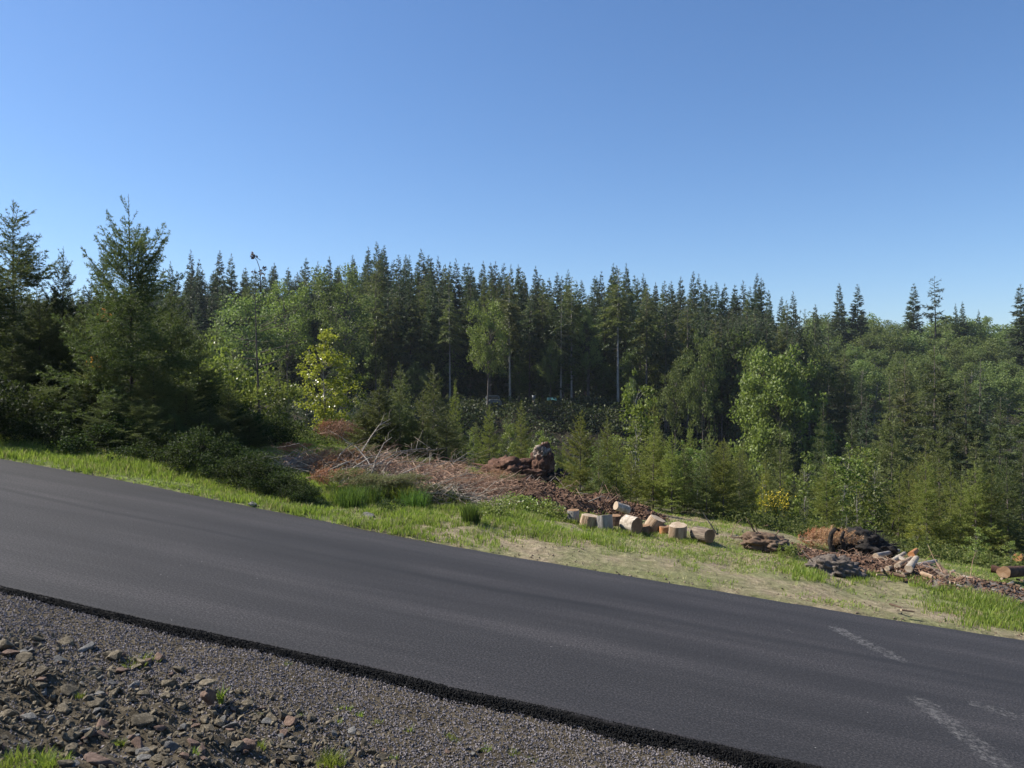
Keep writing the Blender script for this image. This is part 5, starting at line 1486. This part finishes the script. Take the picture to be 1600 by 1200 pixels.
stick([(1142, 838, 0), (1150, 830, .12), (1160, 822, .16)], .009, 'thin stick leaning right of the last log round', 'stick')
stick([(1120, 835, 0), (1108, 828, .14), (1098, 820, .25)], .016, 'dark bent branch reaching over behind the last log round', 'char', 3)
# the brush pile: pale bare branches
stick([(500, 762, .22), (540, 754, .36), (580, 750, .46), (620, 749, .55), (655, 748, .62), (685, 749, .62)], .019, 'longest white bare branch arching over the top of the brush pile', 'bleached', 8, None, 'pale_branch')
stick([(535, 760, .30), (590, 758, .4), (640, 757, .45), (690, 758, .40)], .020, 'straight pale branch just below the longest white one', 'bleached', 9, None, 'pale_branch')
stick([(560, 748, .4), (578, 742, .75), (592, 740, 1.0), (610, 740, 1.15)], .015, 'pale branch curving up above the brush pile toward the slim young fir', 'bleached', 8, None, 'pale_branch')
stick([(640, 778, .06), (680, 782, .12), (720, 786, .12), (755, 792, .04)], .024, 'white branch lying flat at the foot of the brush pile', 'bleached', 4, None, 'pale_branch')
stick([(625, 770, .1), (655, 768, .2), (700, 772, .15), (730, 780, .05)], .014, 'thinner pale branch lying above the flat white one', 'bleached', 5, None, 'pale_branch')
for (x0, y0, x1, y1, z1, lb) in [(560, 768, 648, 756, .5, 'pale branch rising to the right out of the front of the brush pile'), (600, 776, 690, 764, .35, 'pale branch low in the front of the brush pile'),
        (640, 766, 728, 757, .35, 'pale branch over the reddish twigs at the right of the brush pile'), (590, 762, 540, 744, .5, 'pale branch leaning left over the brush pile'), (575, 772, 612, 745, .65, 'steeper pale branch in the middle of the brush pile'),
        (668, 778, 760, 770, .22, 'pale branch lying toward the root stump'), (530, 770, 600, 758, .40, 'pale branch above the dry green boughs')]:
    stick([(x0, y0, .15), ((2 * x0 + x1) / 3, (2 * y0 + y1) / 3, .2 + z1 * .5), ((x0 + 2 * x1) / 3, (y0 + 2 * y1) / 3, .2 + z1 * .85), (x1, y1, .15 + z1)], .014, lb, 'bleached', 6, None, 'pale_branch')
for j in range(46):
    x0 = random.uniform(510, 700); y0 = random.uniform(742, 768); L = random.uniform(30, 95); sg_ = 1 if random.random() < .75 else -1
    up = random.uniform(.05, .7)
    stick([(x0, y0, .08), (x0 + sg_ * L * .35, y0 - 3, .12 + up * .5), (x0 + sg_ * L * .7, y0 - 4, .12 + up * .8), (x0 + sg_ * L, y0 - 2, .1 + up * .75)], random.uniform(.005, .012),
          'thin bare branch tangled in the brush pile', random.choice(['bleached', 'stick', 'stick']), random.randrange(2, 6), 'bare branches tangled in the brush pile', 'brush_branch')
for j in range(30):
    x0 = random.uniform(760, 985); y0 = np.interp(x0, [760, 985], [775, 802]) + random.uniform(-8, 10); L = random.uniform(15, 45)
    stick([(x0, y0, .22), (x0 + L * .5, y0 + random.uniform(-3, 6), .28 + random.uniform(0, .25)), (x0 + L, y0 + random.uniform(-2, 9), .25)], random.uniform(.005, .011),
          'thin broken root or stick lying on the bark mound', random.choice(['stick', 'stick', 'bleached']), random.randrange(0, 3), 'sticks on the bark mound', 'stick')
def tangle(name, label, cpx, cpy, rx, ry, h, n, mat, seed, L=(.2, .6), r=.003, h0=0.0):
    c = hit(cpx, cpy); g = np.random.default_rng(seed); mb = MB()
    for j in range(n):
        a = g.uniform(0, 6.28); q = math.sqrt(g.random())
        x = c.x + rx * q * math.cos(a); y = c.y + ry * q * math.sin(a) - .22 * (x - c.x)
        z = gz(x, y) + h0 + h * g.random() * (1 - q * .6)
        b = g.uniform(0, 6.28); l = g.uniform(*L); d = np.array([math.cos(b), math.sin(b), g.uniform(-.1, .5)]) * l
        p0 = np.array([x, y, z])
        mb.tube(np.array([p0, p0 + d * .5 + g.normal(size=3) * .05, p0 + d]), [r * 1.2, r, r * .4], 3, False)
    o = link(name, mb.mesh(name), M[mat]); tag(o, label, 'twigs', kind='stuff'); return o
tangle('twig_tangle', 'mass of fine brown twigs filling the brush pile', 600, 755, 2.0, .9, .55, 1500, 'stick', 1, r=.0045)
tangle('twig_tangle', 'reddish fine twigs at the right end of the brush pile', 700, 765, 1.6, .8, .50, 1600, 'stick', 2, r=.0045)
tangle('twig_tangle', 'pale twigs lying over the front of the brush pile', 610, 765, 2.2, .7, .35, 700, 'bleached', 5, (.25, .8), .005)
tangle('root_hair', 'fine dark roots bristling on the black root mass', 1352, 862, .55, .35, .50, 500, 'char', 3, (.1, .3), .003)
tangle('twig_tangle', 'fine twigs over the brown mound at right', 1420, 898, 1.2, .5, .2, 500, 'stick', 4, (.1, .35))

# cut conifer boughs: dead rust coloured and dry green
bough = []
for k in range(3):
    bough.append(conifer(800 + k, 1.4, .55, bare=.02, dz=.085, nb=4, e0=.7, e1=.9, droop=.02, twig_sp=.06, twig_k=.5, spacing=.014, nl=.045, nw=.011, spread=.5, leader=.05, prof=.7, rad=.018, jag=.6))
def cut_bough(px, py, L, az, el, label, mat, k, group=None, flat=.55, dz=.12):
    p = hit(px, py); p.z += dz
    o = thing('cut_bough', label, 'branch', p, 0, group)
    s = L / 1.4
    o.scale = (s, s * flat, s)
    d = Vector((math.sin(az) * math.cos(el), math.cos(az) * math.cos(el), math.sin(el)))
    o.rotation_euler = d.to_track_quat('Z', 'Y').to_euler()
    for nm, me, mt in zip(('stem', 'needles'), bough[k % 3], (M['stick'], M[mat])):
        c = bpy.data.objects.new(nm, me); C.objects.link(c); c.parent = o
        if len(me.materials) == 0: me.materials.append(mt)
        c.material_slots[0].link = 'OBJECT'; c.material_slots[0].material = mt
cut_bough(500, 712, 1.1, R_(75), .15, 'rust red dead bough highest behind the brush pile', 'deadbrown', 0, flat=.9, dz=.5)
cut_bough(520, 708, 1.0, R_(110), .05, 'brown dead bough beside the highest rust red one', 'deadbrown', 1, flat=.9, dz=.45)
cut_bough(490, 705, .8, R_(60), .2, 'bright rust tip of dead bough at the left of the highest ones', 'dead', 2, flat=.9, dz=.5)
cut_bough(470, 738, 1.2, R_(70), .12, 'bright orange brown bough lying left of the brush pile', 'dead', 0, dz=.2)
cut_bough(482, 745, 1.0, R_(85), .08, 'second orange brown bough just below the first left of the brush pile', 'dead', 2, dz=.2)
cut_bough(478, 765, 1.0, R_(75), .10, 'orange brown bough peeking out between brambles and dry green boughs', 'dead', 1, dz=.2)
cut_bough(432, 728, .7, R_(80), .1, 'small rust coloured bough under the dead topped fir', 'dead', 1, dz=.35)
cut_bough(1248, 852, .95, R_(80), .12, 'rust coloured dead bough left of the curled black root', 'dead', 2, flat=.7, dz=.12)
cut_bough(1258, 856, 1.0, R_(100), .1, 'browner dead bough under the rust coloured one at right', 'deadbrown', 0, flat=.9, dz=.12)
cut_bough(1390, 848, .6, R_(80), .2, 'small rust coloured bough behind the black root mass', 'dead', 1, dz=.2)
for j in range(18):
    x0 = random.uniform(500, 610); y0 = random.uniform(762, 784) if j < 10 else random.uniform(728, 745)
    cut_bough(x0, y0, random.uniform(.7, 1.2), R_(random.uniform(50, 130)), random.uniform(0, .3), 'dry olive green cut bough heaped around the brush pile', 'cutgreen', j, 'dry green boughs around the brush pile', dz=random.uniform(.08, .3))
for j in range(16):
    x0 = random.uniform(640, 780); y0 = random.uniform(745, 775)
    cut_bough(x0, y0, random.uniform(.5, .9), R_(random.uniform(40, 140)), random.uniform(0, .3), 'brown dead bough at the right end of the brush pile', 'deadbrown' if j % 3 else 'cutgreen', j, 'brown boughs at the right of the brush pile', dz=random.uniform(.05, .2))

# ------------------------------------------------------------------ small things under the forest
def box_mesh(name, sx, sy, sz, bev=.06):
    bm = bmesh.new(); bmesh.ops.create_cube(bm, size=1)
    for v in bm.verts: v.co = Vector((v.co.x * sx, v.co.y * sy, v.co.z * sz))
    bmesh.ops.bevel(bm, geom=list(bm.edges), offset=bev, segments=2, affect='EDGES')
    me = bpy.data.meshes.new(name); bm.to_mesh(me); bm.free(); return me
def vehicle():
    Y = 90.5; x = (770 - 800) / F * Y; z = -1.45
    o = thing('parked_vehicle', 'small white boxy vehicle parked in shade among the trunks', 'vehicle', (x, Y, z), R_(8))
    link('body', box_mesh('body', 1.62, 3.4, .55), M['shadedwhite'], o, (0, 0, .55))
    link('hood', box_mesh('hood', 1.1, 1.0, .16), M['shadedwhite'], o, (0, -1.25, .88))
    link('cab', box_mesh('cab', 1.5, 1.7, .55, .12), M['shadedwhite'], o, (0, .2, 1.1))
    link('windscreen', box_mesh('windscreen', 1.2, .05, .36, .02), M['glass'], o, (0, -.67, 1.12))
    link('grille', box_mesh('grille', .7, .05, .3, .02), M['rubber'], o, (0, -1.72, .48))
    for sx in (-1, 1):
        link('headlight', box_mesh('headlight', .2, .05, .16, .02), M['glass'], o, (sx * .58, -1.72, .62))
        for sy in (-1, 1):
            m2 = MB(); m2.tube(np.array([[sx * .62, sy * 1.1, .32], [sx * .82, sy * 1.1, .32]]), [.32, .32], 14); link('wheel', m2.mesh('wheel'), M['rubber'], o)
    g_ = gz(x, Y)
    o.location.z = g_ + .02
    return o
vehicle()
def tarp():
    Y = 90; x = (862 - 800) / F * Y; n = 12
    u = np.linspace(-1, 1, n); U, V = np.meshgrid(u, u, indexing='ij')
    z = .55 * (1 - np.abs(V)) + .25 * U * 0 - .12 * np.abs(U) ** 2 + .05 * fbm(U * 2, V * 2, 5)
    v = np.stack([U * .55, V * .5, z * .6 + .9], -1).reshape(-1, 3)
    i = np.arange(n - 1)[:, None] * n; k = np.arange(n - 1)[None, :]; q = np.stack([i + k, i + n + k, i + n + k + 1, i + k + 1], -1).reshape(-1, 4)
    o = thing('tarp_shelter', 'small turquoise tarp stretched among the trunks at the top of the bank', 'tarp', (x, Y, gz(x, Y)))
    link('tarp', mesh_np('tarp', v, None, q, True), M['tarp'], o)
    for sx in (-1, 1):
        m2 = MB(); m2.tube(np.array([[sx * .5, 0, 0], [sx * .5, 0, 1.1]]), [.03, .03], 6); link('pole', m2.mesh('pole'), M['bark'], o)
tarp()
def bucket():
    Y = 90; x = (834 - 800) / F * Y
    m2 = MB(); m2.tube(np.array([[0, 0, 0], [0, 0, .5]]), [.17, .21], 14)
    o = thing('bucket', 'tiny white bucket right of the long pale trunk', 'bucket', (x, Y, gz(x, Y) + .9))
    link('pail', m2.mesh('pail'), M['shadedwhite'], o)
    m2 = MB(); m2.tube(np.array([[0, 0, -.95], [0, 0, -.01]]), [.12, .12], 8); link('stand', m2.mesh('stand'), M['bark'], o)
bucket()

# ------------------------------------------------------------------ air: one closed box of thin even haze round everything
def haze():
    m = bpy.data.materials.new('haze'); m.use_nodes = True; t = m.node_tree
    for n in list(t.nodes): t.nodes.remove(n)
    out = t.nodes.new('ShaderNodeOutputMaterial'); v = t.nodes.new('ShaderNodeVolumePrincipled')
    v.inputs['Color'].default_value = (.80, .88, 1, 1); v.inputs['Density'].default_value = HAZE; v.inputs['Anisotropy'].default_value = .2
    t.links.new(v.outputs[0], out.inputs['Volume'])
    bm = bmesh.new(); bmesh.ops.create_cube(bm, size=1)
    lo, hi = -16.0, 75.0
    for q in bm.verts: q.co = Vector((q.co.x * 7400, q.co.y * 7400, (lo if q.co.z < 0 else hi)))
    me = bpy.data.meshes.new('haze'); bm.to_mesh(me); bm.free()
    o = link('haze', me, m); tag(o, 'thin blue air between the camera and the far trees', 'haze', kind='stuff')
HAZE = .00016
haze()
